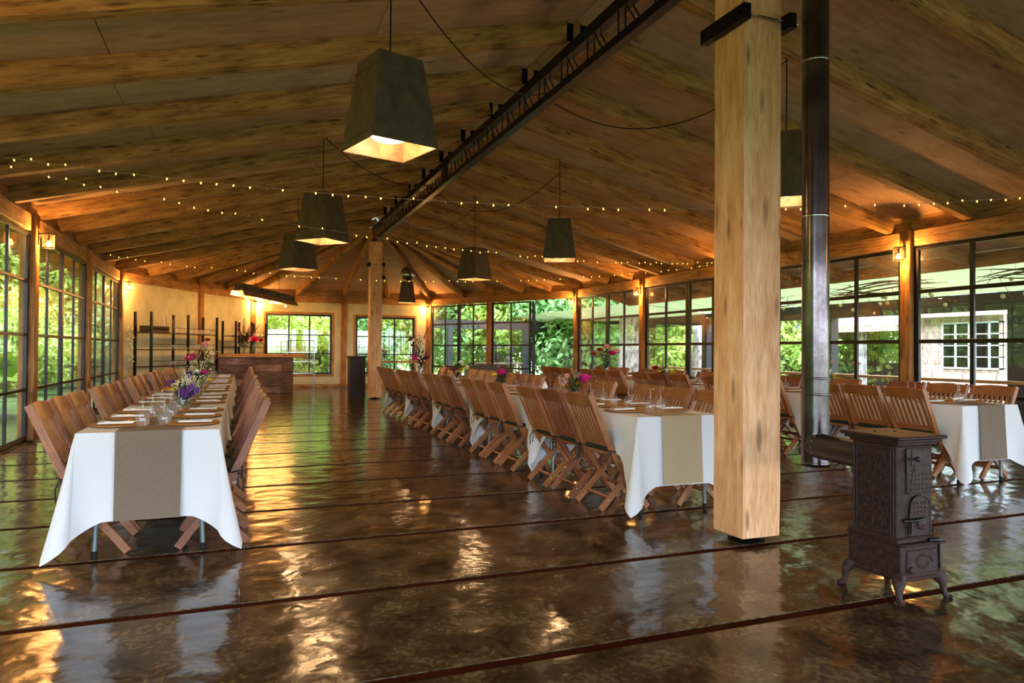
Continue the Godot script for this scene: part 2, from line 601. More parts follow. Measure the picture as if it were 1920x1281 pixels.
func rough_beam(l: float, h: float, w: float, seg: int, jit: float, sd: int) -> MB:
	var r := RandomNumberGenerator.new()
	r.seed = sd
	var b := mb(sd * 0.37)
	var rows := []
	for k in seg + 1:
		var x := l * k / seg
		var row := []
		for c in [[0.0, -0.5], [0.0, 0.5], [1.0, 0.5], [1.0, -0.5]]:
			row.append(Vector3(x, h * c[0] + (r.randf_range(-jit, jit) if c[0] == 0.0 else 0.0), w * c[1] + r.randf_range(-jit, jit)))
		rows.append(row)
	for k in seg:
		for e in 4:
			var f := (e + 1) % 4
			var o: Vector3 = [Vector3.DOWN, Vector3.BACK, Vector3.UP, Vector3.FORWARD][e]
			b.face([rows[k][e], rows[k + 1][e], rows[k + 1][f], rows[k][f]], o)
	b.face(rows[0], Vector3.LEFT)
	b.face(rows[seg], Vector3.RIGHT)
	return b

func slab(b: MB, pts: Array, up: Vector3, th: float, grain := 0) -> void:
	var top := []
	var mid := Vector3.ZERO
	for p in pts:
		top.append(p + up * th)
		mid += p / pts.size()
	b.face(pts, -up, grain)
	b.face(top, up, grain)
	for k in pts.size():
		var j := (k + 1) % pts.size()
		b.face([pts[k], pts[j], top[j], top[k]], (pts[k] + pts[j]) * 0.5 - mid, grain)

func edge_x(z: float, side: int) -> float:
	if z > -18.03:
		return XL - 0.2 if side < 0 else XR + 0.2
	var f := clampf((z + 18.03) / (-23.75 + 18.03), 0.0, 1.0)
	return lerpf(CORNER[0].x - 0.2, CORNER[1].x - 0.2, f) if side < 0 else lerpf(CORNER[3].x + 0.2, CORNER[2].x + 0.2, f)

func build_floor() -> void:
	var fl := structure("floor")
	var z := 3.525
	var k := 0
	while z > -23.9:
		var z1 := maxf(z - 0.965, -23.95)
		var b := mb()
		var poly := PackedVector2Array([Vector2(edge_x(z, -1), -z), Vector2(edge_x(z, 1), -z), Vector2(edge_x(z1, 1), -z1), Vector2(edge_x(z1, -1), -z1)])
		b.T = Transform3D(Basis(Vector3.RIGHT, Vector3.FORWARD, Vector3.UP), Vector3.ZERO)
		b.prism(poly, -0.12, 0.0)
		part("concrete_slab", b, M.floor, fl)
		if z1 > -23.8:
			var s := mb(k * 1.3)
			s.box(Vector3((edge_x(z1, -1) + edge_x(z1, 1)) / 2, -0.066, z1 - 0.035), Vector3(edge_x(z1 - 0.07, 1) - edge_x(z1 - 0.07, -1), 0.12, 0.069))
			part("timber_strip", s, M.strip, fl)
		z = z1 - 0.07
		k += 1
	var porch := structure("floor_porch")
	for j in 20:
		var d := mb(j * 0.9)
		d.box(Vector3(XT, -0.045, 3.72 + j * 0.205), Vector3(13.0, 0.05, 0.195))
		part("deck_board", d, M.deck, porch)
	# ground outside
	var g := structure("ground")
	var gb := mb()
	gb.box(Vector3(5, -0.2, -12), Vector3(160, 0.14, 160))
	part("lawn", gb, M.grass, g)
	var terrace := structure("floor_terrace")
	for j in 22:
		var d := mb(j * 0.7)
		d.box(Vector3(9.22 + j * 0.205, -0.045, -11.5), Vector3(0.195, 0.05, 31), 2)
		part("deck_board", d, M.deck, terrace)

func local(A: Vector2, B: Vector2) -> Transform3D:
	var d := Vector3(B.x - A.x, 0, B.y - A.y).normalized()
	return Transform3D(Basis(d, Vector3.UP, d.cross(Vector3.UP)), Vector3(A.x, 0, A.y))

func post(parent: Node, at: Transform3D, sd: int, h := 3.02) -> void:
	var b := mb(sd * 0.9)
	b.box(Vector3(0, h / 2 + 0.012, -0.095), Vector3(0.17, h - 0.024, 0.19), 1, 0.01)
	var o := part("post", b, M.post, parent)
	o.transform = at
	var f := mb()
	f.box(Vector3(0, 0.006, -0.095), Vector3(0.15, 0.012, 0.16))
	part("post_foot", f, M.steel, parent).transform = at

func header(parent: Node, A: Vector2, B: Vector2, sd: int) -> void:
	var l := A.distance_to(B)
	var b := mb(sd * 1.7)
	b.box(Vector3(l / 2, 2.90, -0.10), Vector3(l - 0.172, 0.22, 0.09), 0, 0.008)
	part("header_beam", b, M.beam, parent).transform = local(A, B)
	var c := mb(sd * 2.3)
	c.box(Vector3(l / 2, 3.135, -0.145), Vector3(l - 0.004, 0.25, 0.03))
	part("blocking_board", c, M.beam, parent).transform = local(A, B)

func glazing(called: String, A: Vector2, B: Vector2, leaves := [0, 1], sw := 0.048, rw := 0.038, mw := 0.026, rows := [0.03, 0.70, 1.42, 2.13, 2.77]) -> Node3D:
	var w := structure(called)
	w.transform = local(A, B)
	var l := A.distance_to(B)
	var x0 := 0.09
	var x1 := l - 0.09
	var zc := -0.10
	var mid := (x0 + x1) / 2
	var H: float = rows[rows.size() - 1]
	for lf in leaves:
		var a: float = x0 if lf == 0 else mid + 0.006
		var c: float = mid - 0.006 if lf == 0 else x1
		for s in [a + sw / 2, c - sw / 2]:
			var b := mb()
			b.box(Vector3(s, (rows[0] + H) / 2, zc), Vector3(sw, H - rows[0], 0.05), 1, 0.004)
			part("stile", b, M.steel, w)
		for k in rows.size():
			var y: float = rows[k] + (0.035 if k == 0 else -0.025 if k == rows.size() - 1 else 0.0)
			var b := mb()
			b.box(Vector3((a + c) / 2, y, zc), Vector3(c - a - sw * 2, 0.07 if k == 0 else 0.05 if k == rows.size() - 1 else rw, 0.044), 0, 0.004)
			part("rail", b, M.steel, w)
		var mx := (a + c) / 2
		var m := mb()
		m.box(Vector3(mx, (rows[0] + H) / 2, zc), Vector3(mw, H - rows[0] - 0.1, 0.036))
		part("muntin", m, M.steel, w)
		for k in rows.size() - 1:
			for q in [[a + sw, mx - mw / 2], [mx + mw / 2, c - sw]]:
				var lo: float = rows[k] + (0.07 if k == 0 else rw / 2)
				var hi: float = rows[k + 1] - (0.05 if k == rows.size() - 2 else rw / 2)
				var p := mb()
				p.box(Vector3((q[0] + q[1]) / 2, (lo + hi) / 2, zc), Vector3(q[1] - q[0], hi - lo, 0.006))
				part("pane", p, M.pane, w)
	if leaves.size() == 2:
		var b := mb()
		b.box(Vector3(mid, H - 0.02 + 0.0, zc + 0.03), Vector3(l - 0.18, 0.012, 0.02))
		part("drip_bar", b, M.steel, w)
	var sill := mb()
	sill.box(Vector3(l / 2, 0.013, zc), Vector3(l - 0.18, 0.026, 0.12))
	part("threshold", sill, M.steel, w)
	return w

func plaster_wall(parent: Node, A: Vector2, B: Vector2, hole: Array) -> void:
	var l := A.distance_to(B)
	var b := mb()
	var rects := []
	if hole.is_empty():
		rects = [[0.0, l, 0.0, 2.80]]
	else:
		rects = [[0.0, hole[0], 0.0, 2.80], [hole[1], l, 0.0, 2.80], [hole[0], hole[1], 0.0, hole[2]], [hole[0], hole[1], hole[3], 2.80]]
	for r in rects:
		b.box(Vector3((r[0] + r[1]) / 2, (r[2] + r[3]) / 2, -0.13), Vector3(r[1] - r[0], r[3] - r[2], 0.10))
	part("plaster", b, M.plaster, parent).transform = local(A, B)
	var k := mb()
	k.box(Vector3(l / 2, 0.055, -0.07), Vector3(l - 0.18, 0.11, 0.02))
	part("baseboard", k, M.beam, parent).transform = local(A, B)

func far_window(called: String, A: Vector2, B: Vector2, x0: float, x1: float, y0: float, y1: float) -> void:
	var w := structure(called)
	w.transform = local(A, B)
	for r in [[x0 - 0.035, (y0 + y1) / 2, 0.07, y1 - y0 + 0.14, 1], [x1 + 0.035, (y0 + y1) / 2, 0.07, y1 - y0 + 0.14, 1], [(x0 + x1) / 2, y0 - 0.035, x1 - x0, 0.07, 0], [(x0 + x1) / 2, y1 + 0.035, x1 - x0, 0.07, 0]]:
		var t := mb(r[0] * 2)
		t.box(Vector3(r[0], r[1], -0.07), Vector3(r[2], r[3], 0.03), r[4], 0.004)
		part("casing_board", t, M.beam, w)
	for r in [[x0 + 0.03, (y0 + y1) / 2, 0.06, y1 - y0, 1], [x1 - 0.03, (y0 + y1) / 2, 0.06, y1 - y0, 1], [(x0 + x1) / 2, y0 + 0.03, x1 - x0 - 0.12, 0.06, 0], [(x0 + x1) / 2, y1 - 0.03, x1 - x0 - 0.12, 0.06, 0]]:
		var t := mb()
		t.box(Vector3(r[0], r[1], -0.12), Vector3(r[2], r[3], 0.06))
		part("frame_bar", t, M.steel, w)
	for k in [1, 2]:
		var x := lerpf(x0 + 0.06, x1 - 0.06, k / 3.0)
		var y := lerpf(y0 + 0.06, y1 - 0.06, k / 3.0)
		var t := mb()
		t.box(Vector3(x, (y0 + y1) / 2, -0.12), Vector3(0.045, y1 - y0 - 0.12, 0.04))
		part("muntin", t, M.steel, w)
		var u := mb()
		u.box(Vector3((x0 + x1) / 2, y, -0.12), Vector3(x1 - x0 - 0.12, 0.035, 0.036))
		part("rail", u, M.steel, w)
	for a in 3:
		for c in 3:
			var p := mb()
			var q0 := lerpf(x0 + 0.06, x1 - 0.06, a / 3.0) + (0.0225 if a > 0 else 0.0)
			var q1 := lerpf(x0 + 0.06, x1 - 0.06, (a + 1) / 3.0) - (0.0225 if a < 2 else 0.0)
			var r0 := lerpf(y0 + 0.06, y1 - 0.06, c / 3.0) + (0.0175 if c > 0 else 0.0)
			var r1 := lerpf(y0 + 0.06, y1 - 0.06, (c + 1) / 3.0) - (0.0175 if c < 2 else 0.0)
			p.box(Vector3((q0 + q1) / 2, (r0 + r1) / 2, -0.12), Vector3(q1 - q0, r1 - r0, 0.006))
			part("pane", p, M.pane, w)

func build_walls() -> void:
	var wl := structure("wall_left")
	var wr := structure("wall_right")
	var rear := structure("wall_rear")
	var far := structure("wall_far")
	var n := 1
	for k in STATION.size():
		var z: float = STATION[k]
		post(wl, local(Vector2(XL, z), Vector2(XL, z - 1)), k)
		post(wr, local(Vector2(XR, z), Vector2(XR, z + 1)), k + 20)
		if k > 0:
			var a := Vector2(XL, STATION[k - 1])
			var b := Vector2(XL, z)
			header(wl, a, b, k)
			glazing("window_%d" % n, a, b)
			n += 1
			a = Vector2(XR, z)
			b = Vector2(XR, STATION[k - 1])
			header(wr, a, b, k + 9)
			glazing("window_%d" % n, a, b, [0, 1], 0.075, 0.055, 0.055)
			n += 1
	# apse: three walls, each with a post half way
	var L3 := Vector2(XL, -18.115)
	var R3 := Vector2(XR, -18.115)
	var P1 := Vector2(-1.025, -21.05)
	var P2 := Vector2(0.336, -23.75)
	var P3 := Vector2(3.16, -23.75)
	var P4 := Vector2(6.036, -23.75)
	var P5 := Vector2(7.331, -21.16)
	post(far, local(P1, P2), 41)
	post(far, local(P2, P2 + Vector2(1.45, -0.89)), 42)
	post(far, local(P3, P4), 43)
	post(far, local(P4, P4 + Vector2(1.45, 0.89)), 44)
	post(far, local(P5, R3), 45)
	var segs := [[L3, P1], [P1, P2], [P2, P3], [P3, P4], [P4, P5], [P5, R3]]
	for k in 6:
		header(far, segs[k][0], segs[k][1], 50 + k)
	plaster_wall(far, L3, P1, [])
	plaster_wall(far, P1, P2, [])
	plaster_wall(far, P2, P3, [0.37, 2.44, 0.43, 2.40])
	plaster_wall(far, P3, P4, [0.40, 2.40, 0.43, 2.36])
	far_window("window_%d" % n, P2, P3, 0.37, 2.44, 0.43, 2.40)
	far_window("window_%d" % (n + 1), P3, P4, 0.40, 2.40, 0.43, 2.36)
	glazing("window_%d" % (n + 2), P4, P5, [0, 1], 0.06, 0.045, 0.04)
	# doorway: the first leaf is shut, the second stands open outwards
	var dw := glazing("door_1", P5, R3, [0], 0.06, 0.045, 0.04)
	var mid: float = P5.distance_to(R3) / 2
	var leaf := Node3D.new()
	leaf.name = "open_leaf"
	dw.add_child(leaf)
	leaf.position = Vector3(mid + 0.05, 0, -0.13)
	leaf.rotation.y = deg_to_rad(128)
	var lw := mid - 0.1
	for x in [0.024, lw - 0.024]:
		var b := mb()
		b.box(Vector3(x, 1.40, 0), Vector3(0.048, 2.74, 0.05), 1, 0.004)
		part("stile", b, M.steel, leaf)
	for y in [0.065, 0.70, 1.42, 2.13, 2.745]:
		var b := mb()
		b.box(Vector3(lw / 2, y, 0), Vector3(lw - 0.096, 0.045, 0.044))
		part("rail", b, M.steel, leaf)
	var ys := [0.09, 0.70, 1.42, 2.13, 2.72]
	for k in 4:
		for q in [[0.048, lw / 2 - 0.013], [lw / 2 + 0.013, lw - 0.048]]:
			var p := mb()
			p.box(Vector3((q[0] + q[1]) / 2, (ys[k] + ys[k + 1]) / 2, 0), Vector3(q[1] - q[0], ys[k + 1] - ys[k] - 0.045, 0.006))
			part("pane", p, M.pane, leaf)
	var mu := mb()
	mu.box(Vector3(lw / 2, 1.40, 0), Vector3(0.026, 2.64, 0.036))
	part("muntin", mu, M.steel, leaf)
	var hd := mb()
	hd.tube([Vector3(lw - 0.03, 0.95, 0.025), Vector3(lw - 0.03, 0.95, 0.07), Vector3(lw - 0.03, 1.12, 0.07), Vector3(lw - 0.03, 1.12, 0.025)], 0.008)
	part("pull_handle", hd, M.steel, leaf)
	# rear end, behind the camera: posts and the same glazing
	var xs := [XR, 5.1, 1.25, XL]
	for k in 4:
		if k > 0 and k < 3:
			post(rear, local(Vector2(xs[k], 3.45), Vector2(xs[k] - 1, 3.45)), 70 + k)
		if k < 3:
			header(rear, Vector2(xs[k], 3.45), Vector2(xs[k + 1], 3.45), 80 + k)
			glazing("window_%d" % (n + 3 + k), Vector2(xs[k], 3.45), Vector2(xs[k + 1], 3.45))
	var gab := mb()
	gab.prism(PackedVector2Array([Vector2(XL - 1.0, 3.02), Vector2(XR + 1.0, 3.02), Vector2(XR + 1.0, 3.05), Vector2(XT, 4.67), Vector2(XL - 1.0, 3.05)]), 3.54, 3.60)
	part("gable", gab, M.ply, rear)

func build_roof() -> void:
	var c := structure("ceiling")
	var ang := atan(SLOPE)
	var shapes := []
	for k in 5:
		shapes.append([rough_beam(6.87, 0.2, 0.115, 14, 0.007, 300 + k).mesh(), rough_beam(7.55, 0.2, 0.115, 15, 0.007, 400 + k).mesh()])
	var X := [Vector3(cos(ang), sin(ang), 0), Vector3(-cos(ang), sin(ang), 0)]
	var Y := [Vector3(-sin(ang), cos(ang), 0), Vector3(sin(ang), cos(ang), 0)]
	var start := [-3.57, 2 * XT + 4.27]
	var plies := [M.ply, M.ply2, M.ply3]
	rng.seed = 5
	for s in 2:
		var x0: float = start[s]
		var y0: float = 3.03 + ((x0 if s == 0 else 2 * XT - x0) + 2.605) * SLOPE
		var B := Basis(X[s], Y[s], X[s].cross(Y[s]))
		var l: float = (absf(XT - x0)) / cos(ang)
		for k in RAFTER_Z.size():
			var o := part("rafter", shapes[(k * 2 + s) % 5][s], M.rafter, c)
			o.transform = Transform3D(B, Vector3(x0, y0, RAFTER_Z[k] + rng.randf_range(-0.02, 0.02)))
		# plywood between the rafters, in sheets
		var zs := [4.1] + RAFTER_Z
		for k in zs.size() - 1:
			var za: float = zs[k]
			var zb: float = zs[k + 1]
			var cut := [0.0, 1.05 if s == 0 else 1.75]
			var off: float = [0.0, 0.5, 0.25][k % 3] * 0.3
			var q: float = cut[1] + 1.55 + off
			while q < l - 0.6:
				cut.append(q)
				q += 2.2
			cut.append(l + 0.049)
			for j in cut.size() - 1:
				var b := mb(k * 3.3 + j * 1.1 + s * 5)
				var len: float = cut[j + 1] - cut[j] - 0.006
				b.box(Vector3(0, 0, 0), Vector3(len, 0.016, za - zb - 0.006))
				var o := part("plywood_sheet", b, plies[(k * 7 + j * 3 + s) % 3], c)
				var at := Transform3D(B, Vector3(x0, y0, (za + zb) / 2))
				o.transform = at.translated_local(Vector3((cut[j] + cut[j + 1]) / 2, 0.209 + rng.randf() * 0.002, 0))
		var sk := mb()
		sk.box(Vector3(l / 2 + 0.06, 0.245, 0), Vector3(l + 0.12, 0.05, 22.2))
		part("roof_skin", sk, M.dark_beam, c).transform = Transform3D(B, Vector3(x0, y0, (4.15 - 18.03) / 2))
	# covered porch outside the rear glazing, behind the camera
	var pr := mb()
	slab(pr, [Vector3(XL - 1.0, 2.98, 3.6), Vector3(XR + 1.6, 2.98, 3.6), Vector3(XR + 1.6, 2.72, 7.4), Vector3(XL - 1.0, 2.72, 7.4)], Vector3.UP, 0.06)
	part("porch_roof", pr, M.dark_beam, c)
	# apse: rafters fan out from the far column
	var apex := Vector3(XT, under(XT), -18.03)
	var cuts := [[0.0, 0.19, 0.37, 0.53, 0.76, 1.0], [0.0, 0.24, 0.5, 0.75, 1.0], [0.0, 0.26, 0.47, 0.66, 0.83, 1.0]]
	for f in 3:
		var A: Vector2 = CORNER[f]
		var Bv: Vector2 = CORNER[f + 1]
		var prev := Vector3.ZERO
		for k in cuts[f].size():
			var p: Vector2 = A.lerp(Bv, cuts[f][k])
			var w := Vector3(p.x, 3.03, p.y)
			var e := apex + (w - apex) * 1.16
			if not (f == 0 and k == 0) and not (f == 2 and k == cuts[f].size() - 1) and not (f > 0 and k == 0):
				var d := (apex - e)
				var l := d.length() - 0.2
				d = d.normalized()
				var z := d.cross(Vector3.UP).normalized()
				var rb := rough_beam(l, 0.2, 0.115, 10, 0.006, 500 + f * 10 + k)
				var y := z.cross(d)
				part("hip_rafter", rb, M.rafter, c).transform = Transform3D(Basis(d, y, z), e)
			if k > 0:
				var up := (prev - apex).cross(e - apex).normalized()
				if up.y < 0:
					up = -up
				var r0 := 0.06
				for span in [[0.0, 0.5], [0.503, 1.0]]:
					var b := mb(f * 3 + k * 1.7 + span[0])
					var pts := [apex.lerp(prev, span[0]) + up * 0.2, apex.lerp(e, span[0]) + up * 0.2, apex.lerp(e, span[1]) + up * 0.2, apex.lerp(prev, span[1]) + up * 0.2]
					if span[0] == 0.0:
						pts = [pts[0], pts[2], pts[3]]
					slab(b, pts, up, 0.016, 0)
					part("plywood_sheet", b, plies[(f * 2 + k) % 3], c)
				var s2 := mb()
				slab(s2, [apex + up * 0.225, e + up * 0.225, prev + up * 0.225], up, 0.05)
				part("roof_skin", s2, M.dark_beam, c)
			prev = e

func build_truss() -> void:
	var t := thing("roof_truss", "black steel lattice truss running under the ridge between the two timber columns", "truss", Vector3(XT - 0.015, 4.02, -18.2))
	var z0 := 0.0
	var z1 := 20.6
	for q in [[0.04, 0.08], [0.35, 0.12]]:
		var b := mb()
		b.box(Vector3(0, q[0], (z0 + z1) / 2), Vector3(0.10, q[1], z1 - z0), 2, 0.004)
		part("chord", b, M.truss, t)
	var p := 0.6
	var k := 0
	var vert := mb()
	vert.tube([Vector3(0, 0.07, 0), Vector3(0, 0.30, 0)], 0.0075, 5, false)
	var vm := vert.mesh()
	var dia := mb()
	dia.tube([Vector3(0, 0.07, 0.30), Vector3(0, 0.30, 0.13)], 0.0075, 5, false)
	var dm := dia.mesh()
	while z0 + k * p < z1 - 0.5:
		for x in [-0.036, 0.036]:
			part("vertical_bar", vm, M.truss, t).position = Vector3(x, 0, z0 + 0.1 + k * p)
			part("diagonal_bar", dm, M.truss, t).position = Vector3(x, 0, z0 + 0.1 + k * p)
		k += 1
	for z in [7.0, 14.0]:
		var b := mb()
		b.box(Vector3(-0.056, 0.21, z), Vector3(0.012, 0.40, 0.3))
		part("splice_plate", b, M.truss, t)
	for z in RAFTER_Z:
		if z > 2.0 or z < -17.9:
			continue
		for s in [-1, 1]:
			var b := mb()
			b.box(Vector3(s * 0.075, 0.48, z + 18.2 + 0.065), Vector3(0.07, 0.18, 0.008))
			part("rafter_bracket", b, M.truss, t)

func build_columns() -> void:
	var spots := [[-3.84, "pale square-sawn timber column beside the cast-iron stove"], [-18.03, "square timber column at the far end of the middle table"]]
	for k in 2:
		var c := thing("timber_column", spots[k][1], "column", Vector3(XT, 0, spots[k][0]))
		var r := rough_beam(3.965, 0.30, 0.30, 12, 0.004, 900 + k)
		var o := part("shaft", r, M.column, c)
		o.transform = Transform3D(Basis(Vector3.UP, Vector3.LEFT, Vector3.BACK), Vector3(0.15, 0.045, 0))
		var f := mb()
		f.lathe([Vector2(0.0, 0.0), Vector2(0.12, 0.0), Vector2(0.12, 0.014), Vector2(0.05, 0.016), Vector2(0.05, 0.044), Vector2(0.0, 0.044)], 20)
		part("foot_plate", f, M.steel, c)
		for y in ([3.44] if k == 0 else [3.42, 3.1]):
			for s in [-1, 1]:
				if y == 3.1 and s < 0:
					continue
				var b := mb()
				var zz: float = 0.0 if k == 0 else 0.06
				b.box(Vector3(s * 0.185, y, zz), Vector3(0.06, 0.10, 0.46 if k == 0 else 0.3), 2, 0.004)
				var cl := part("clamp_channel", b, M.truss, c)
				for z in [-0.19, 0.19]:
					var nut := mb()
					nut.T = Transform3D(Basis(Vector3.FORWARD, PI / 2), Vector3(s * 0.215, y, (z if k == 0 else z * 0.5)))
					nut.lathe([Vector2(0, 0), Vector2(0.016, 0), Vector2(0.016, 0.02), Vector2(0.007, 0.022), Vector2(0.007, 0.045), Vector2(0, 0.045)], 6)
					part("bolt", nut, M.chrome, cl)
			if y != 3.1:
				for z in [-0.19, 0.19]:
					var rod := mb()
					rod.tube([Vector3(-0.2, y, (z if k == 0 else z * 0.75 + 0.02)), Vector3(0.2, y, (z if k == 0 else z * 0.75 + 0.02))], 0.006)
					part("threaded_rod", rod, M.chrome, c)

# ------------------------------------------------------------------ tables laid for lunch
const ROWS := [
	{"x": -0.511, "z": -4.69, "where": "beside the garden windows", "key": "garden table"},
	{"x": 3.165, "z": -4.58, "where": "in line with the timber columns", "key": "middle table"},
	{"x": 6.71, "z": -4.63, "where": "beside the terrace windows", "key": "terrace table"}]
const ORD := ["first", "second", "third", "fourth", "fifth", "sixth", "seventh", "eighth", "ninth", "tenth", "eleventh", "twelfth", "thirteenth", "fourteenth", "fifteenth"]
const UNIT := 1.91
const UNITS := 5
const TL := 1.83
const TW := 0.77

func cloth_shape(near: bool, sd: int) -> MB:
	var r := RandomNumberGenerator.new()
	r.seed = sd
	var per := []
	var hx := TW / 2
	var hz := TL / 2
	var ph := r.randf() * TAU
	var edges := [[Vector2(-hx, hz), Vector2(hx, hz), Vector2(0, 1), 0.52, near], [Vector2(hx, hz), Vector2(hx, -hz), Vector2(1, 0), 0.31, false], [Vector2(hx, -hz), Vector2(-hx, -hz), Vector2(0, -1), 0.52, false], [Vector2(-hx, -hz), Vector2(-hx, hz), Vector2(-1, 0), 0.31, false]]
	for e in 4:
		var a: Vector2 = edges[e][0]
		var b: Vector2 = edges[e][1]
		var nn: Vector2 = edges[e][2]
		var l := a.distance_to(b)
		var m := 22 if l < 1 else 40
		for k in m + 1:
			var p := a.lerp(b, float(k) / m)
			var d := minf(p.distance_to(a), p.distance_to(b))
			var c := pow(clampf(1.0 - d / (0.15 if e % 2 == 0 else 0.24), 0, 1), 1.25)
			var drop: float = lerpf(edges[e][3], 0.60, c) + 0.006 * sin(p.length() * 9.0 + ph)
			var wave := 0.010 * sin((p.x + p.y) * 11.0 + ph) + 0.006 * sin((p.x - p.y) * 23.0 + ph * 2)
			if e == 0:
				wave = 0.006 * sin(p.x * 14.0 + ph)
			var far_end := (e == 0 and not near) or (e == 2)
			var o: float = 0.014 + wave + 0.07 * exp(-d / 0.05)
			if e % 2 == 1 and d < 0.2:
				o += 0.03 * sin(d / 0.2 * PI)
			if far_end:
				o = 0.012 + wave * 0.3
			per.append([p, nn, drop, o])
		# corner
		var nx: Vector2 = edges[(e + 1) % 4][2]
		var inner := (e == 0 and not near) or e == 2 or (e == 3 and not near) or e == 1
		for k in range(1, 8):
			var f := k / 8.0
			var q := nn.lerp(nx, f).normalized()
			if inner:
				var zc := signf(q.y)
				q = Vector2(q.x, q.y * 0.25).normalized() if absf(q.x) > 0.05 else q
			var peak := 1.0 - absf(f - 0.5) * 2.0
			per.append([b, q, 0.60 + 0.115 * peak, (0.085 + 0.10 * peak) if not inner else (0.012 + 0.10 * (f if e % 2 == 0 else 1.0 - f))])
	per.append(per[0])
	per.reverse()
	var g := []
	var uvs := []
	for t in 10:
		var f := t / 9.0
		var row := []
		var ur := []
		var u := 0.0
		for k in per.size():
			var p: Vector2 = per[k][0]
			var nn: Vector2 = per[k][1]
			if k > 0:
				u += maxf(per[k][0].distance_to(per[k - 1][0]), 0.01)
			var o: float = per[k][3] * pow(f, 1.15)
			var y: float = 0.757 - per[k][2] * f
			if f < 0.01:
				y = 0.757
			row.append(Vector3(p.x + nn.x * (o + (0.006 if f > 0.0 else 0.0)), y, p.y + nn.y * (o + (0.006 if f > 0.0 else 0.0))))
			ur.append(Vector2(u, per[k][2] * f))
		g.append(row)
		uvs.append(ur)
	var b := mb()
	b.grid(g, uvs)
	b.face([Vector3(-hx, 0.757, -hz), Vector3(hx, 0.757, -hz), Vector3(hx, 0.757, hz), Vector3(-hx, 0.757, hz)], Vector3.UP)
	return b

func folding_table(label: String, at: Vector3, group: String) -> void:
	var t := thing("folding_table", label, "table", at, 0.0, group)
	var b := mb()
	b.box(Vector3(0, 0.735, 0), Vector3(TW - 0.006, 0.036, TL - 0.006), 2, 0.01)
	part("tabletop", b, M.white_paint, t)
	for e in [-1, 1]:
		for s in [-1, 1]:
			var z: float = e * (TL / 2 - 0.10)
			var l := mb()
			var pts := [Vector3(s * 0.10, 0.717, z), Vector3(s * 0.12, 0.55, z), Vector3(s * 0.17, 0.40, z), Vector3(s * 0.255, 0.26, z), Vector3(s * 0.29, 0.19, z), Vector3(s * 0.296, 0.03, z)]
			l.tube(pts, 0.0155, 8)
			var lg := part("leg", l, M.leg_metal, t)
			var f := mb()
			f.tube([Vector3(s * 0.296, 0.0, z), Vector3(s * 0.296, 0.045, z)], 0.018, 8)
			part("foot_cap", f, M.rubber, lg)
		var c := mb()
		c.tube([Vector3(-0.12, 0.55, e * (TL / 2 - 0.10)), Vector3(0.12, 0.55, e * (TL / 2 - 0.10))], 0.01, 6)
		part("crossbar", c, M.leg_metal, t)

func runner(label: String, x: float, z0: float, m: Material) -> void:
	var l := UNIT * UNITS - (UNIT - TL)
	var b := mb()
	var g := []
	var uv := []
	var path := []
	for k in 9:
		path.append(Vector3(0, 0.757 - 0.515 * (8 - k) / 8.0 + (0.004 if k == 8 else 0.0), 0.014 + 0.026 * pow((8 - k) / 8.0, 1.15)))
	path.append(Vector3(0, 0.7615, -0.02))
	for k in 30:
		path.append(Vector3(0, 0.7615, -0.02 - (l - 0.04) * (k + 1) / 30.0))
	for k in 9:
		path.append(Vector3(0, 0.761 - 0.515 * k / 8.0, -l - 0.010 - 0.022 * pow(k / 8.0, 1.15)))
	var u := 0.0
	for k in path.size():
		if k > 0:
			u += path[k].distance_to(path[k - 1])
		var row := []
		var ur := []
		for j in 13:
			var xx := -0.178 + 0.356 * j / 12.0
			var hang := 1.0 if k < 9 else 0.0
			row.append(path[k] + Vector3(xx + hang * 0.012 * (8 - k) / 8.0 * sin(j * 0.5), 0.0, hang * 0.004 * sin(j * 1.1) * (8 - k) / 8.0 + hang * 0.003))
			ur.append(Vector2(xx, u))
		g.append(row)
		uv.append(ur)
	b.grid(g, uv)
	single("table_runner", b, m, label, "table runner", Vector3(x, 0, z0))

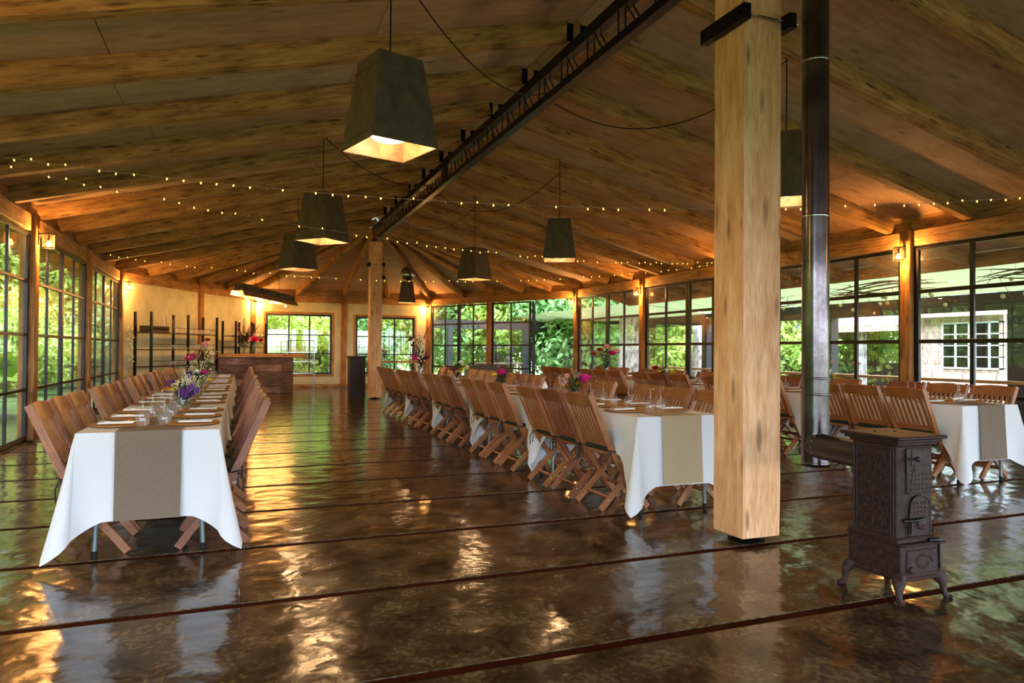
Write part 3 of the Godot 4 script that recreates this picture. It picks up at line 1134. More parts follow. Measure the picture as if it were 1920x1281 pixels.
# ------------------------------------------------------------------ chairs
func make_chair(m: Material, label: String, group: String) -> Node3D:
	var c := thing("folding_chair", label, "chair", Vector3.ZERO, 0.0, group)
	var path := [Vector2(-0.112, 0.915), Vector2(-0.03, 0.725), Vector2(0.045, 0.55), Vector2(0.10, 0.435), Vector2(0.17, 0.325), Vector2(0.255, 0.21), Vector2(0.335, 0.115), Vector2(0.41, 0.012)]
	for s in [-1, 1]:
		var b := mb(0.3 + s)
		b.strip(path, 0.046, s * 0.222, 0.024)
		part("back_leg", b, m, c)
		var r := mb(1.3 + s)
		r.strip([Vector2(0.405, 0.425), Vector2(0.2, 0.212), Vector2(0.0, 0.012)], 0.044, s * 0.196, 0.024)
		part("rear_leg", r, m, c)
		var sr := mb(2.0 + s)
		sr.bar(Vector3(0.07, 0.425, s * 0.198), Vector3(0.46, 0.437, s * 0.198), 0.022, 0.045, Vector3.BACK)
		part("seat_rail", sr, m, c)
		var tie := mb()
		tie.tube([Vector3(0.075, 0.47, s * 0.19), Vector3(0.05, 0.475, s * 0.24), Vector3(0.10, 0.465, s * 0.245), Vector3(0.115, 0.46, s * 0.2)], 0.006, 5)
		tie.tube([Vector3(0.055, 0.465, s * 0.245), Vector3(0.03, 0.42, s * 0.25), Vector3(0.035, 0.34, s * 0.247)], 0.004, 4)
		tie.tube([Vector3(0.06, 0.465, s * 0.245), Vector3(0.065, 0.41, s * 0.252), Vector3(0.055, 0.36, s * 0.25)], 0.004, 4)
		part("pad_tie", tie, M.cord, c)
		for q in [[0.205, 0.252], [0.06, 0.085]]:
			var bo := mb()
			bo.T = Transform3D(Basis(Vector3.RIGHT, PI / 2 * s), Vector3(q[0], q[1], s * (0.234 if q[0] > 0.1 else 0.208)))
			bo.lathe([Vector2(0.007, 0), Vector2(0.007, 0.003), Vector2(0, 0.005)], 6)
			part("bolt", bo, M.brass, c)
	# back: top rail curves, slats between the rails
	var e := Vector3(0.10 - (-0.112), 0.435 - 0.915, 0).normalized()
	var top := Vector3(-0.112, 0.915, 0)
	var nn := Vector3(0, 0, 1).cross(e)
	var tr := mb(3.1)
	var g0 := []
	for k in 7:
		var z := -0.21 + 0.42 * k / 6.0
		var crown := 0.022 * (1.0 - pow(z / 0.21, 2))
		var bow := -0.012 * (1.0 - pow(z / 0.21, 2))
		g0.append([top + e * (0.012 - crown) + nn * (0.009 + bow) + Vector3(0, 0, z), top + e * 0.105 + nn * (0.009 + bow) + Vector3(0, 0, z), top + e * 0.105 + nn * (-0.009 + bow) + Vector3(0, 0, z), top + e * (0.012 - crown) + nn * (-0.009 + bow) + Vector3(0, 0, z)])
	for k in 6:
		for q in 4:
			var q2 := (q + 1) % 4
			tr.face([g0[k][q], g0[k + 1][q], g0[k + 1][q2], g0[k][q2]], [nn, e, -nn, -e][q], 2)
	part("top_rail", tr, m, c)
	var br := mb(4.2)
	br.bar(top + e * 0.425 + Vector3(0, 0, -0.21), top + e * 0.425 + Vector3(0, 0, 0.21), 0.018, 0.05, nn)
	part("lower_rail", br, m, c)
	for k in 7:
		var z := -0.162 + 0.324 * k / 6.0
		var sl := mb(5.0 + k)
		sl.bar(top + e * 0.10 + nn * -0.004 + Vector3(0, 0, z), top + e * 0.405 + Vector3(0, 0, z), 0.03, 0.009, Vector3.BACK)
		part("slat", sl, m, c)
	var st := mb(6.2)
	st.bar(Vector3(0.09, 0.095, -0.185), Vector3(0.09, 0.095, 0.185), 0.016, 0.032, Vector3(1, 1, 0))
	part("stretcher", st, m, c)
	var st2 := mb(7.2)
	st2.bar(Vector3(0.30, 0.16, -0.21), Vector3(0.30, 0.16, 0.21), 0.016, 0.03, Vector3(1, 1, 0))
	part("stretcher", st2, m, c)
	var seat := mb(8.1)
	for k in 6:
		seat.box(Vector3(0.09 + k * 0.066, 0.452, 0), Vector3(0.054, 0.014, 0.39), 2)
	part("seat_slats", seat, m, c)
	var pad := mb()
	pad.box(Vector3(0.27, 0.477, 0), Vector3(0.40, 0.036, 0.39), 0, 0.014)
	part("seat_pad", pad, M.pad, c)
	return c

func petal(b: MB, at: Transform3D, l: float, w: float, cup: float) -> void:
	var keep := b.T
	b.T = keep * at
	var g := []
	for a in 3:
		var f := a / 2.0
		var row := []
		for c in 3:
			var s := c - 1.0
			row.append(Vector3(s * w * sin(0.35 + f * 2.0) * 0.5, cup * f * f + absf(s) * cup * 0.3, l * f))
		g.append(row)
	b.grid(g)
	b.T = keep

func bloom(kind: String, sd: int) -> ArrayMesh:
	var r := RandomNumberGenerator.new()
	r.seed = sd
	var b := mb()
	if kind == "peony":
		for ring in 4:
			var cnt := 5 + ring * 2
			for k in cnt:
				var a := TAU * k / cnt + ring * 0.4
				var tilt := -1.35 + ring * 0.36
				petal(b, Transform3D(Basis(Vector3.UP, a) * Basis(Vector3.RIGHT, tilt), Vector3(0, 0.012 - ring * 0.004, 0)), 0.034 + ring * 0.006, 0.036, 0.014)
	elif kind == "daisy":
		for k in 11:
			petal(b, Transform3D(Basis(Vector3.UP, TAU * k / 11) * Basis(Vector3.RIGHT, -0.3), Vector3.ZERO), 0.034, 0.016, 0.004)
		b.ball(Vector3(0, 0.004, 0), Vector3(0.010, 0.007, 0.010), 8, 4)
	elif kind == "cluster":
		for k in 46:
			var p := Vector3(r.randfn(), r.randfn(), r.randfn()).normalized() * r.randf_range(0.022, 0.040)
			b.ball(p * Vector3(1, 0.9, 1), Vector3.ONE * r.randf_range(0.006, 0.010), 5, 3)
	elif kind == "spike":
		for k in 26:
			var f := k / 25.0
			var a := k * 2.4
			var s := 0.016 * (1.0 - f * 0.7)
			b.ball(Vector3(cos(a) * s, f * 0.22, sin(a) * s), Vector3(0.009, 0.012, 0.009) * (1.1 - f * 0.6), 5, 3)
	elif kind == "sprig":
		for k in 24:
			var p := Vector3(r.randf_range(-0.05, 0.05), r.randf_range(0.0, 0.10), r.randf_range(-0.05, 0.05))
			b.tube([Vector3(0, -0.03, 0), p], 0.0008, 3, false)
			b.ball(p, Vector3.ONE * 0.0045, 4, 3)
	return b.mesh()

var blooms := {}
func bouquet(at: Vector3, sd: int, label: String, vlabel: String, list: Array, vr := 0.045, vh := 0.12, rise := 0.13, spread := 0.11, dark := false, group := "") -> void:
	var r := RandomNumberGenerator.new()
	r.seed = sd
	var v := mb()
	v.lathe([Vector2(0.0, 0.003), Vector2(vr * 0.95, 0.003), Vector2(vr, 0.012), Vector2(vr, vh * 0.75), Vector2(vr * 0.85, vh * 0.9), Vector2(vr * 0.9, vh)], 16)
	single("glass_jar", v, M.jar, vlabel, "vase", at)
	var t := thing("bouquet", label, "flowers", at + Vector3(0, 0.008, 0))
	var leaves := mb()
	var nleaf := int(80 * spread / 0.11)
	for k in nleaf:
		var a := r.randf() * TAU
		var h := r.randf_range(vh * 0.5, vh + rise * 0.9)
		var d := r.randf_range(0.2, 1.0) * spread * clampf((h - vh * 0.3) / (rise + vh * 0.7), 0.25, 1.0)
		petal(leaves, Transform3D(Basis(Vector3.UP, a + r.randf_range(-0.6, 0.6)) * Basis(Vector3.RIGHT, r.randf_range(-1.2, 0.4)), Vector3(sin(a) * d * 0.7, h - 0.02, cos(a) * d * 0.7)), r.randf_range(0.04, 0.075), r.randf_range(0.014, 0.026), 0.01)
	var lf := part("leaves", leaves, M.bouquet_dark if dark else M.bouquet_leaf, t)
	lf.set_meta("kind", "stuff")
	var stems := mb()
	for q in list:
		var kind: String = q[0]
		if not blooms.has(kind):
			blooms[kind] = bloom(kind, 7)
		var p: Vector3
		if q.size() > 3:
			p = q[3]
		else:
			var a := r.randf() * TAU
			var d := r.randf_range(0.25, 1.0) * spread
			p = Vector3(sin(a) * d, vh + rise * r.randf_range(0.45, 1.0) * (1.0 - 0.35 * d / spread), cos(a) * d)
		var o := part("bloom", blooms[kind], M.fl[q[1]], t)
		o.position = p
		var sc: float = q[2]
		o.scale = Vector3.ONE * sc
		o.rotation = Vector3(p.z * 3.5, r.randf() * TAU, -p.x * 3.5) if kind != "spike" else Vector3(p.z * 2.0, r.randf() * TAU, -p.x * 2.0)
		stems.tube([Vector3(p.x * 0.15, 0.0, p.z * 0.15), Vector3(p.x * 0.35, vh, p.z * 0.35), p], 0.0022, 4, false)
	part("stems", stems, M.stem, t)

func build_tables() -> void:
	var chairs := {}
	var mats := [M.teak, M.teak3, M.teak2]
	var g := mb()
	g.lathe([Vector2(0.033, 0.0), Vector2(0.039, 0.02), Vector2(0.0425, 0.045), Vector2(0.039, 0.068), Vector2(0.026, 0.088), Vector2(0.009, 0.102), Vector2(0.0045, 0.115), Vector2(0.004, 0.165), Vector2(0.007, 0.176), Vector2(0.022, 0.181), Vector2(0.035, 0.184), Vector2(0.035, 0.186), Vector2(0.0, 0.187)], 16)
	var wine := g.mesh()
	var ch := mb()
	var prof := [Vector2(0.0, 0.008)]
	for k in 16:
		prof.append(Vector2(0.006 + k * 0.010, 0.006 if k % 2 else 0.010))
	prof.append_array([Vector2(0.166, 0.010), Vector2(0.170, 0.006), Vector2(0.167, 0.0), Vector2(0.0, 0.0)])
	ch.lathe(prof, 28)
	var charger := ch.mesh()
	var nb := mb()
	nb.box(Vector3(0, 0.004, 0), Vector3(0.20, 0.006, 0.085), 0, 0.002)
	nb.box(Vector3(0.004, 0.008, -0.004), Vector3(0.19, 0.003, 0.075))
	var napkin := nb.mesh()
	var kb := mb()
	kb.T = Transform3D(Basis(Vector3.RIGHT, -PI / 2), Vector3(0, 0.0015, 0))
	kb.strip([Vector2(-0.105, 0), Vector2(-0.02, 0.0), Vector2(0.0, 0.001)], 0.012, 0, 0.003)
	kb.strip([Vector2(0.0, 0.001), Vector2(0.07, 0.003), Vector2(0.105, 0.0)], 0.018, 0, 0.0016)
	var knife := kb.mesh()
	var fb := mb()
	fb.T = kb.T
	fb.strip([Vector2(-0.10, 0), Vector2(0.04, 0.0)], 0.009, 0, 0.003)
	fb.strip([Vector2(0.04, 0), Vector2(0.062, 0.0)], 0.022, 0, 0.002)
	for k in 4:
		fb.strip([Vector2(0.062, -0.009 + k * 0.006), Vector2(0.10, -0.009 + k * 0.006)], 0.0028, 0, 0.002)
	var fork := fb.mesh()
	rng.seed = 77
	for ri in 3:
		var row: Dictionary = ROWS[ri]
		runner("burlap runner along the white-clothed table " + row.where, row.x, row.z, M.burlap if ri != 1 else M.burlap2)
		for u in UNITS:
			var zc: float = row.z - TL / 2 - u * UNIT
			folding_table("grey-legged folding table under cloth, %s from the open end of the %s" % [ORD[u], row.key], Vector3(row.x, 0, zc), "folding tables of the row " + row.where)
			var lab: String = "white tablecloth with hanging corners, %s from the open end of the %s" % [ORD[u], row.key]
			single("tablecloth", cloth_shape(u == 0, 40 + u + ri * 9), M.cloth, lab, "tablecloth", Vector3(row.x, 0, zc), 0.0, "white cloths of the " + row.key)
			for s in [-1, 1]:
				var side: String = ["garden side", "aisle side"][(s + 1) / 2] if ri == 0 else ["garden side", "terrace side"][(s + 1) / 2]
				var group := "chairs on the %s of the %s" % [side, row.key]
				for k in 3:
					var z: float = -5.065 - u * UNIT - k * 0.515 + (0.0 if ri != 2 else 0.02) + rng.randf_range(-0.005, 0.005)
					var spot := "%s from the open end, %s of the %s" % [ORD[u * 3 + k], side, row.key]
					var label := "slatted wooden folding chair, " + spot
					var which: int = [0, 2, 1, 0, 1, 1, 0, 2, 0][(u * 3 + k * 2 + ri + (1 if s > 0 else 0)) % 9]
					if ri == 1 and s < 0 and u == 0:
						which = [0, 2, 1][k]
					var at := Vector3(row.x + s * (TW / 2 + 0.165 + rng.randf_range(-0.012, 0.012)), 0, z)
					var turn := (0.0 if s < 0 else PI) + rng.randf_range(-0.03, 0.03)
					var c: Node3D
					if chairs.has(which):
						c = copy(chairs[which], label, group)
					else:
						c = make_chair(mats[which], label, group)
						chairs[which] = c
					c.position = at
					c.rotation.y = turn
					# place setting
					var pg: String = ", " + spot
					var gg: String = " on the %s of the %s" % [side, row.key]
					var px: float = row.x + s * 0.212
					var pz := z + rng.randf_range(-0.015, 0.015)
					single("rattan_placemat", charger, M.rattan, "round woven rattan placemat" + pg, "placemat", Vector3(px, 0.7625, pz), rng.randf() * TAU, "placemats" + gg)
					single("napkin", napkin, M.napkin, "folded white napkin on placemat" + pg, "napkin", Vector3(px + s * 0.02, 0.7725, pz), rng.randf_range(-0.06, 0.06), "napkins" + gg)
					single("knife", knife, M.cutlery, "steel table knife" + pg, "knife", Vector3(px + s * 0.01, 0.782, pz + 0.012), PI * 0.5 - s * PI * 0.5 + rng.randf_range(-0.1, 0.1), "knives" + gg)
					single("fork", fork, M.cutlery, "steel fork" + pg, "fork", Vector3(px - s * 0.005, 0.782, pz - 0.018), PI * 0.5 + s * PI * 0.5 + rng.randf_range(0.15, 0.4), "forks" + gg)
					single("wine_glass", wine, M.wine, "upturned wine glass" + pg, "glass", Vector3(row.x + s * rng.randf_range(0.045, 0.075), 0.763, pz + rng.randf_range(0.06, 0.14)), 0.0, "wine glasses" + gg)
	# flowers
	var jar := "glass jar holding "
	bouquet(Vector3(-0.44, 0.763, -6.24), 1, "purple, white and yellow garden flowers in a jar on the garden-side table", jar + "purple and yellow flowers on the table beside the garden windows", [["cluster", "purple", 1.5, Vector3(0.07, 0.15, 0.05)], ["cluster", "purple", 1.3, Vector3(0.015, 0.13, 0.08)], ["daisy", "yellow", 1.2, Vector3(-0.07, 0.15, 0.06)], ["daisy", "orange", 1.0, Vector3(-0.12, 0.15, 0.03)], ["cluster", "cream", 1.1, Vector3(-0.04, 0.19, 0.0)], ["cluster", "purple", 0.9, Vector3(-0.09, 0.20, -0.02)], ["sprig", "white", 1.2], ["sprig", "cream", 1.4], ["daisy", "white", 0.9]], 0.05, 0.10, 0.12, 0.12)
	bouquet(Vector3(-0.42, 0.763, -8.0), 2, "pink and white flowers with a yellow bloom on the garden-side table", jar + "pink and white flowers on the table beside the garden windows", [["peony", "pink", 1.0, Vector3(0.06, 0.21, 0.03)], ["peony", "white", 0.9, Vector3(-0.02, 0.22, 0.02)], ["cluster", "purple", 1.0, Vector3(-0.09, 0.22, 0.0)], ["daisy", "yellow", 1.3, Vector3(0.11, 0.15, 0.03)], ["sprig", "cream", 1.5], ["sprig", "cream", 1.5], ["daisy", "plum", 1.0]], 0.05, 0.11, 0.14, 0.13)
	bouquet(Vector3(-0.50, 0.763, -10.6), 3, "tall mixed bouquet with magenta and blush peonies on the garden-side table", jar + "magenta peonies on the table beside the garden windows", [["peony", "pink", 1.9, Vector3(-0.13, 0.32, 0.05)], ["peony", "rose", 1.5, Vector3(0.02, 0.50, 0.0)], ["peony", "plum", 1.2, Vector3(0.16, 0.32, 0.0)], ["peony", "red", 1.0, Vector3(0.05, 0.58, -0.02)], ["sprig", "cream", 2.0], ["sprig", "cream", 2.0], ["cluster", "plum", 1.0], ["daisy", "white", 1.2]], 0.06, 0.18, 0.30, 0.22, true)
	bouquet(Vector3(3.05, 0.763, -6.2), 4, "magenta peony and orange daisies in a low jar on the middle table", jar + "a magenta peony and orange daisies on the middle table", [["peony", "pink", 1.7, Vector3(0.10, 0.17, 0.03)], ["daisy", "orange", 1.0, Vector3(0.0, 0.155, 0.04)], ["daisy", "yellow", 0.8, Vector3(0.03, 0.17, 0.01)], ["daisy", "pink", 0.9, Vector3(-0.14, 0.18, 0.0)], ["daisy", "orange", 0.8, Vector3(-0.12, 0.155, 0.02)], ["cluster", "rose", 0.6, Vector3(-0.08, 0.24, 0.0)], ["daisy", "purple", 0.8, Vector3(0.02, 0.26, 0.0)], ["sprig", "white", 1.0]], 0.055, 0.10, 0.14, 0.13)
	bouquet(Vector3(3.02, 0.763, -8.15), 5, "single magenta peony with greenery on the middle table", jar + "a single magenta peony on the middle table", [["peony", "pink", 1.7, Vector3(-0.03, 0.17, 0.03)], ["daisy", "yellow", 1.0, Vector3(-0.11, 0.18, 0.02)], ["daisy", "rose", 0.8, Vector3(-0.05, 0.28, 0)], ["sprig", "plum", 1.3]], 0.055, 0.10, 0.15, 0.12)
	bouquet(Vector3(3.20, 0.763, -10.7), 6, "yellow and white flowers with plum blooms on the middle table", jar + "yellow, white and plum flowers on the middle table", [["daisy", "yellow", 1.8, Vector3(0.08, 0.18, 0.05)], ["daisy", "yellow", 1.5, Vector3(0.03, 0.14, 0.06)], ["peony", "white", 1.1, Vector3(0.05, 0.26, 0.0)], ["cluster", "plum", 1.2, Vector3(-0.10, 0.20, 0.0)], ["cluster", "plum", 1.0, Vector3(-0.06, 0.17, 0.03)], ["peony", "white", 0.9, Vector3(0.15, 0.20, 0)]], 0.055, 0.10, 0.16, 0.13)
	bouquet(Vector3(3.02, 0.763, -12.4), 7, "tall pink and plum bouquet with white tops on the middle table", jar + "tall pink and plum stems on the middle table", [["peony", "pink", 1.6, Vector3(-0.14, 0.30, 0.03)], ["peony", "white", 1.2, Vector3(0.04, 0.50, 0)], ["peony", "plum", 1.6, Vector3(0.10, 0.30, 0)], ["cluster", "plum", 1.3, Vector3(-0.12, 0.38, 0)], ["spike", "plum", 1.0], ["sprig", "plum", 1.6]], 0.05, 0.20, 0.28, 0.19, true)
	bouquet(Vector3(3.12, 0.763, -13.6), 8, "small blush rose posy at the far end of the middle table", jar + "a blush rose posy on the middle table", [["peony", "rose", 1.4, Vector3(0.0, 0.22, 0.02)], ["peony", "rose", 1.0, Vector3(0.06, 0.19, 0)], ["sprig", "cream", 1.2]], 0.05, 0.10, 0.14, 0.10)
	bouquet(Vector3(6.62, 0.763, -10.1), 9, "low yellow, white and red posy on the terrace-side table", jar + "yellow and red flowers on the table beside the terrace windows", [["daisy", "yellow", 2.0, Vector3(-0.08, 0.14, 0.05)], ["daisy", "yellow", 1.8, Vector3(0.14, 0.13, 0.03)], ["peony", "white", 1.3, Vector3(0.04, 0.13, 0.05)], ["peony", "red", 1.3, Vector3(-0.15, 0.18, 0)], ["spike", "plum", 1.2, Vector3(0.0, 0.17, 0)]], 0.055, 0.09, 0.10, 0.13)
	bouquet(Vector3(6.85, 0.763, -12.5), 10, "tall bouquet of pink, magenta and yellow roses on the terrace-side table", jar + "tall pink and yellow roses on the table beside the terrace windows", [["peony", "rose", 2.0, Vector3(0.0, 0.52, 0.02)], ["peony", "pink", 1.9, Vector3(0.10, 0.40, 0.05)], ["peony", "red", 1.4, Vector3(-0.14, 0.48, 0)], ["peony", "red", 1.3, Vector3(-0.30, 0.42, 0)], ["peony", "rose", 1.5, Vector3(0.24, 0.46, 0)], ["daisy", "yellow", 1.8, Vector3(0.12, 0.54, 0)], ["sprig", "cream", 2.4], ["sprig", "cream", 2.2]], 0.065, 0.2, 0.32, 0.26)
	bouquet(Vector3(6.66, 0.763, -6.6), 11, "white and yellow daisies with violet on the terrace-side table", jar + "white and yellow daisies on the table beside the terrace windows", [["daisy", "white", 1.5, Vector3(-0.05, 0.17, 0.04)], ["daisy", "yellow", 1.9, Vector3(0.08, 0.17, 0.05)], ["daisy", "white", 1.3, Vector3(0.12, 0.21, 0)], ["cluster", "purple", 0.9, Vector3(-0.09, 0.23, 0)], ["daisy", "white", 1.1]], 0.055, 0.10, 0.14, 0.12)

# ------------------------------------------------------------------ stove
func build_stove() -> void:
	var s := thing("wood_stove", "small brown cast-iron wood stove with rose relief on four curved feet", "stove", Vector3(3.215, 0, -2.745))
	var bx := 0.125
	var bz := 0.14
	var body := mb()
	body.box(Vector3(0, 0.535, 0), Vector3(bx * 2, 0.49, bz * 2), 1, 0.006)
	body.box(Vector3(0, 0.305, 0), Vector3(bx * 2 + 0.03, 0.03, bz * 2 + 0.04), 1, 0.008)
	part("body", body, M.iron, s)
	var base := mb()
	base.box(Vector3(0.012, 0.20, 0), Vector3(bx * 2 + 0.03, 0.18, bz * 2 + 0.05), 1, 0.006)
	base.box(Vector3(0.012, 0.115, 0), Vector3(bx * 2 + 0.05, 0.022, bz * 2 + 0.07), 1, 0.008)
	base.box(Vector3(0.012, 0.288, 0.008), Vector3(bx * 2 + 0.05, 0.014, bz * 2 + 0.08), 1, 0.006)
	part("ash_box", base, M.iron, s)
	var top := mb()
	for k in [[0.79, 0.02, 0.018], [0.806, 0.045, 0.018], [0.823, 0.068, 0.018]]:
		top.box(Vector3(0.012, k[0], -0.006), Vector3(bx * 2 + k[1] * 1.4, k[2], bz * 2 + k[1] * 1.4), 1, 0.006)
	part("top_plate", top, M.iron, s)
	for q in [Vector2(-0.05, -0.06), Vector2(0.06, -0.03)]:
		var st := mb()
		st.lathe([Vector2(0.008, 0.832), Vector2(0.008, 0.836), Vector2(0, 0.838)], 8, Vector3(q.x, 0, q.y))
		part("stud", st, M.rubber, s)
	# relief of the left side (faces -x)
	var side := Node3D.new()
	side.name = "rose_panel"
	s.add_child(side)
	side.transform = Transform3D(Basis(Vector3.BACK, Vector3.UP, Vector3.LEFT), Vector3(-bx, 0.535, 0))
	var fr := mb()
	for k in [[0.0, 0.228, 0.25, 0.010], [0.0, -0.228, 0.25, 0.010]]:
		fr.box(Vector3(k[0], k[1], 0.002), Vector3(k[2], k[3], 0.010), 0, 0.003)
	for k in [-0.122, -0.104, 0.104, 0.122]:
		fr.box(Vector3(k, 0, 0.002), Vector3(0.008, 0.46, 0.010), 1, 0.003)
	part("border", fr, M.iron, side)
	var roses := [[-0.055, 0.155], [-0.022, 0.172], [0.018, 0.172], [0.055, 0.152], [-0.062, 0.112], [-0.025, 0.122], [0.018, 0.118], [0.06, 0.108], [-0.04, 0.078], [0.0, 0.08], [0.038, 0.072]]
	var rm := mb()
	rm.T = Transform3D(Basis(Vector3.RIGHT, PI / 2), Vector3.ZERO)
	rm.lathe([Vector2(0.018, 0.0), Vector2(0.0175, 0.006), Vector2(0.014, 0.008), Vector2(0.0125, 0.004), Vector2(0.010, 0.008), Vector2(0.007, 0.010), Vector2(0.005, 0.006), Vector2(0.003, 0.009), Vector2(0, 0.010)], 12)
	for k in 5:
		rm.ball(Vector3(cos(k * 1.257) * 0.014, 0.006, sin(k * 1.257) * 0.014), Vector3(0.005, 0.004, 0.005), 6, 4)
	var rose := rm.mesh()
	for k in roses:
		part("rose", rose, M.iron, side).position = Vector3(k[0], k[1], 0)
	var vine := mb()
	for k in roses:
		vine.tube([Vector3(k[0], k[1] - 0.016, 0.002), Vector3(k[0] * 0.6, k[1] * 0.55, 0.004), Vector3(0.0, -0.02, 0.004), Vector3(0.0, -0.10, 0.003)], [0.002, 0.003, 0.0035, 0.004], 5)
	for sg in [-1, 1]:
		var arc := []
		for k in 9:
			var a := PI * 0.5 * k / 8
			arc.append(Vector3(sg * 0.088 * sin(a), 0.115 + 0.0 - 0.02 + 0.085 * cos(a) * 1.2, 0.003))
		vine.tube(arc, 0.003, 5)
		var arc2 := []
		for k in 13:
			var a := PI * k / 12
			arc2.append(Vector3(sg * (0.045 - 0.045 * cos(a)), -0.11 + 0.07 * sin(a), 0.003))
		vine.tube(arc2, 0.003, 5)
		for k in 10:
			var y := -0.2 + k * 0.042
			vine.ball(Vector3(sg * (0.085 - 0.012 * (k % 2)), y, 0.002), Vector3(0.006, 0.016, 0.005), 6, 4)
		for k in 7:
			vine.ball(Vector3(sg * (0.02 + 0.018 * (k % 3)), -0.03 - 0.026 * k, 0.002), Vector3(0.010, 0.013, 0.006), 6, 4)
		vine.tube([Vector3(sg * 0.09, 0.215, 0.003), Vector3(sg * 0.07, 0.19, 0.004), Vector3(sg * 0.085, 0.165, 0.003)], 0.004, 5)
	vine.tube([Vector3(0, -0.06, 0.003), Vector3(0, -0.2, 0.003)], 0.004, 5)
	part("scrollwork", vine, M.iron, side)
	# front (faces +z)
	var fd := mb()
	fd.box(Vector3(0.02, 0.655, bz + 0.004), Vector3(0.175, 0.235, 0.012), 1, 0.005)
	var door := part("loading_door", fd, M.iron, s)
	var fd2 := mb()
	fd2.box(Vector3(0.03, 0.72, bz + 0.012), Vector3(0.14, 0.085, 0.006), 1, 0.003)
	for k in 26:
		fd2.ball(Vector3(-0.035 + (k % 6) * 0.026, 0.56 + (k / 6) * 0.024, bz + 0.010), Vector3(0.008, 0.006, 0.004), 6, 4)
	part("door_panel", fd2, M.iron, door)
	var kn := mb()
	kn.ball(Vector3(-0.045, 0.72, bz + 0.05), Vector3.ONE * 0.014, 10, 8)
	kn.tube([Vector3(-0.085, 0.72, bz + 0.02), Vector3(-0.045, 0.72, bz + 0.045)], 0.006, 6)
	kn.tube([Vector3(-0.075, 0.765, bz + 0.014), Vector3(-0.075, 0.65, bz + 0.016)], 0.006, 6)
	part("handle", kn, M.flue, door)
	var ck := mb()
	ck.tube([Vector3(-0.05, 0.70, bz + 0.04), Vector3(-0.06, 0.60, bz + 0.03), Vector3(-0.085, 0.45, bz + 0.02), Vector3(-0.10, 0.445, bz + 0.02)], 0.003, 5)
	part("poker_hook", ck, M.flue, s)
	var ar := mb()
	var poly := PackedVector2Array([Vector2(-0.055, -0.10), Vector2(0.075, -0.10)])
	for k in 9:
		var a := PI * k / 8
		poly.append(Vector2(0.01 + 0.065 * cos(a), 0.045 + 0.055 * sin(a)))
	ar.T = Transform3D(Basis(), Vector3(0.012, 0.425, bz))
	ar.prism(poly, 0.0, 0.012)
	var ad := part("arched_door", ar, M.iron, s)
	var dm := mb()
	dm.T = Transform3D(Basis(Vector3.RIGHT, PI / 2), Vector3(0.03, 0.385, bz + 0.012))
	dm.lathe([Vector2(0.032, 0.0), Vector2(0.032, 0.008), Vector2(0.024, 0.010), Vector2(0.006, 0.012), Vector2(0.0, 0.018)], 16)
	part("air_damper", dm, M.iron, ad)
	var rim := mb()
	var rp := [Vector3(-0.055, 0.325, bz + 0.012)]
	for k in 9:
		var a := PI - PI * k / 8
		rp.append(Vector3(0.022 + 0.068 * cos(a), 0.47 + 0.058 * sin(a), bz + 0.012))
	rp.append(Vector3(0.09, 0.325, bz + 0.012))
	rim.tube(rp, 0.005, 6)
	for k in 12:
		rim.ball(Vector3(-0.02 + (k % 4) * 0.026, 0.445 + (k / 4) * 0.022, bz + 0.012), Vector3(0.009, 0.007, 0.005), 6, 4)
	part("door_rim", rim, M.iron, ad)
	var la := mb()
	la.tube([Vector3(-0.09, 0.405, bz + 0.01), Vector3(-0.05, 0.41, bz + 0.04), Vector3(0.04, 0.415, bz + 0.03)], [0.012, 0.009, 0.005], 8)
	la.tube([Vector3(-0.06, 0.40, bz + 0.03), Vector3(-0.06, 0.34, bz + 0.03)], 0.007, 6)
	part("lever", la, M.flue, ad)
	for y in [0.45, 0.33, 0.60, 0.72]:
		var hg := mb()
		hg.tube([Vector3(bx - 0.004, y, bz + 0.008), Vector3(bx - 0.004, y + 0.02, bz + 0.008)], 0.007, 6)
		part("hinge", hg, M.iron, s)
	var dr := mb()
	dr.box(Vector3(0.012, 0.20, bz + 0.028), Vector3(0.21, 0.12, 0.012), 1, 0.005)
	var drawer := part("ash_door", dr, M.iron, s)
	var sw := mb()
	for k in 14:
		var a := k * 0.45
		sw.ball(Vector3(0.02 + 0.06 * cos(a) * (1 - k * 0.03), 0.20 + 0.03 * sin(a), bz + 0.034), Vector3(0.012, 0.008, 0.006), 6, 4)
	sw.ball(Vector3(-0.075, 0.165, bz + 0.04), Vector3(0.018, 0.018, 0.014), 8, 6)
	part("relief", sw, M.iron, drawer)
	var lt := mb()
	lt.tube([Vector3(0.06, 0.302, bz + 0.03), Vector3(0.10, 0.305, bz + 0.05), Vector3(0.14, 0.298, bz + 0.035)], [0.009, 0.013, 0.008], 8)
	lt.tube([Vector3(0.135, 0.29, bz + 0.03), Vector3(0.14, 0.15, bz + 0.03)], 0.007, 6)
	part("latch", lt, M.flue, s)
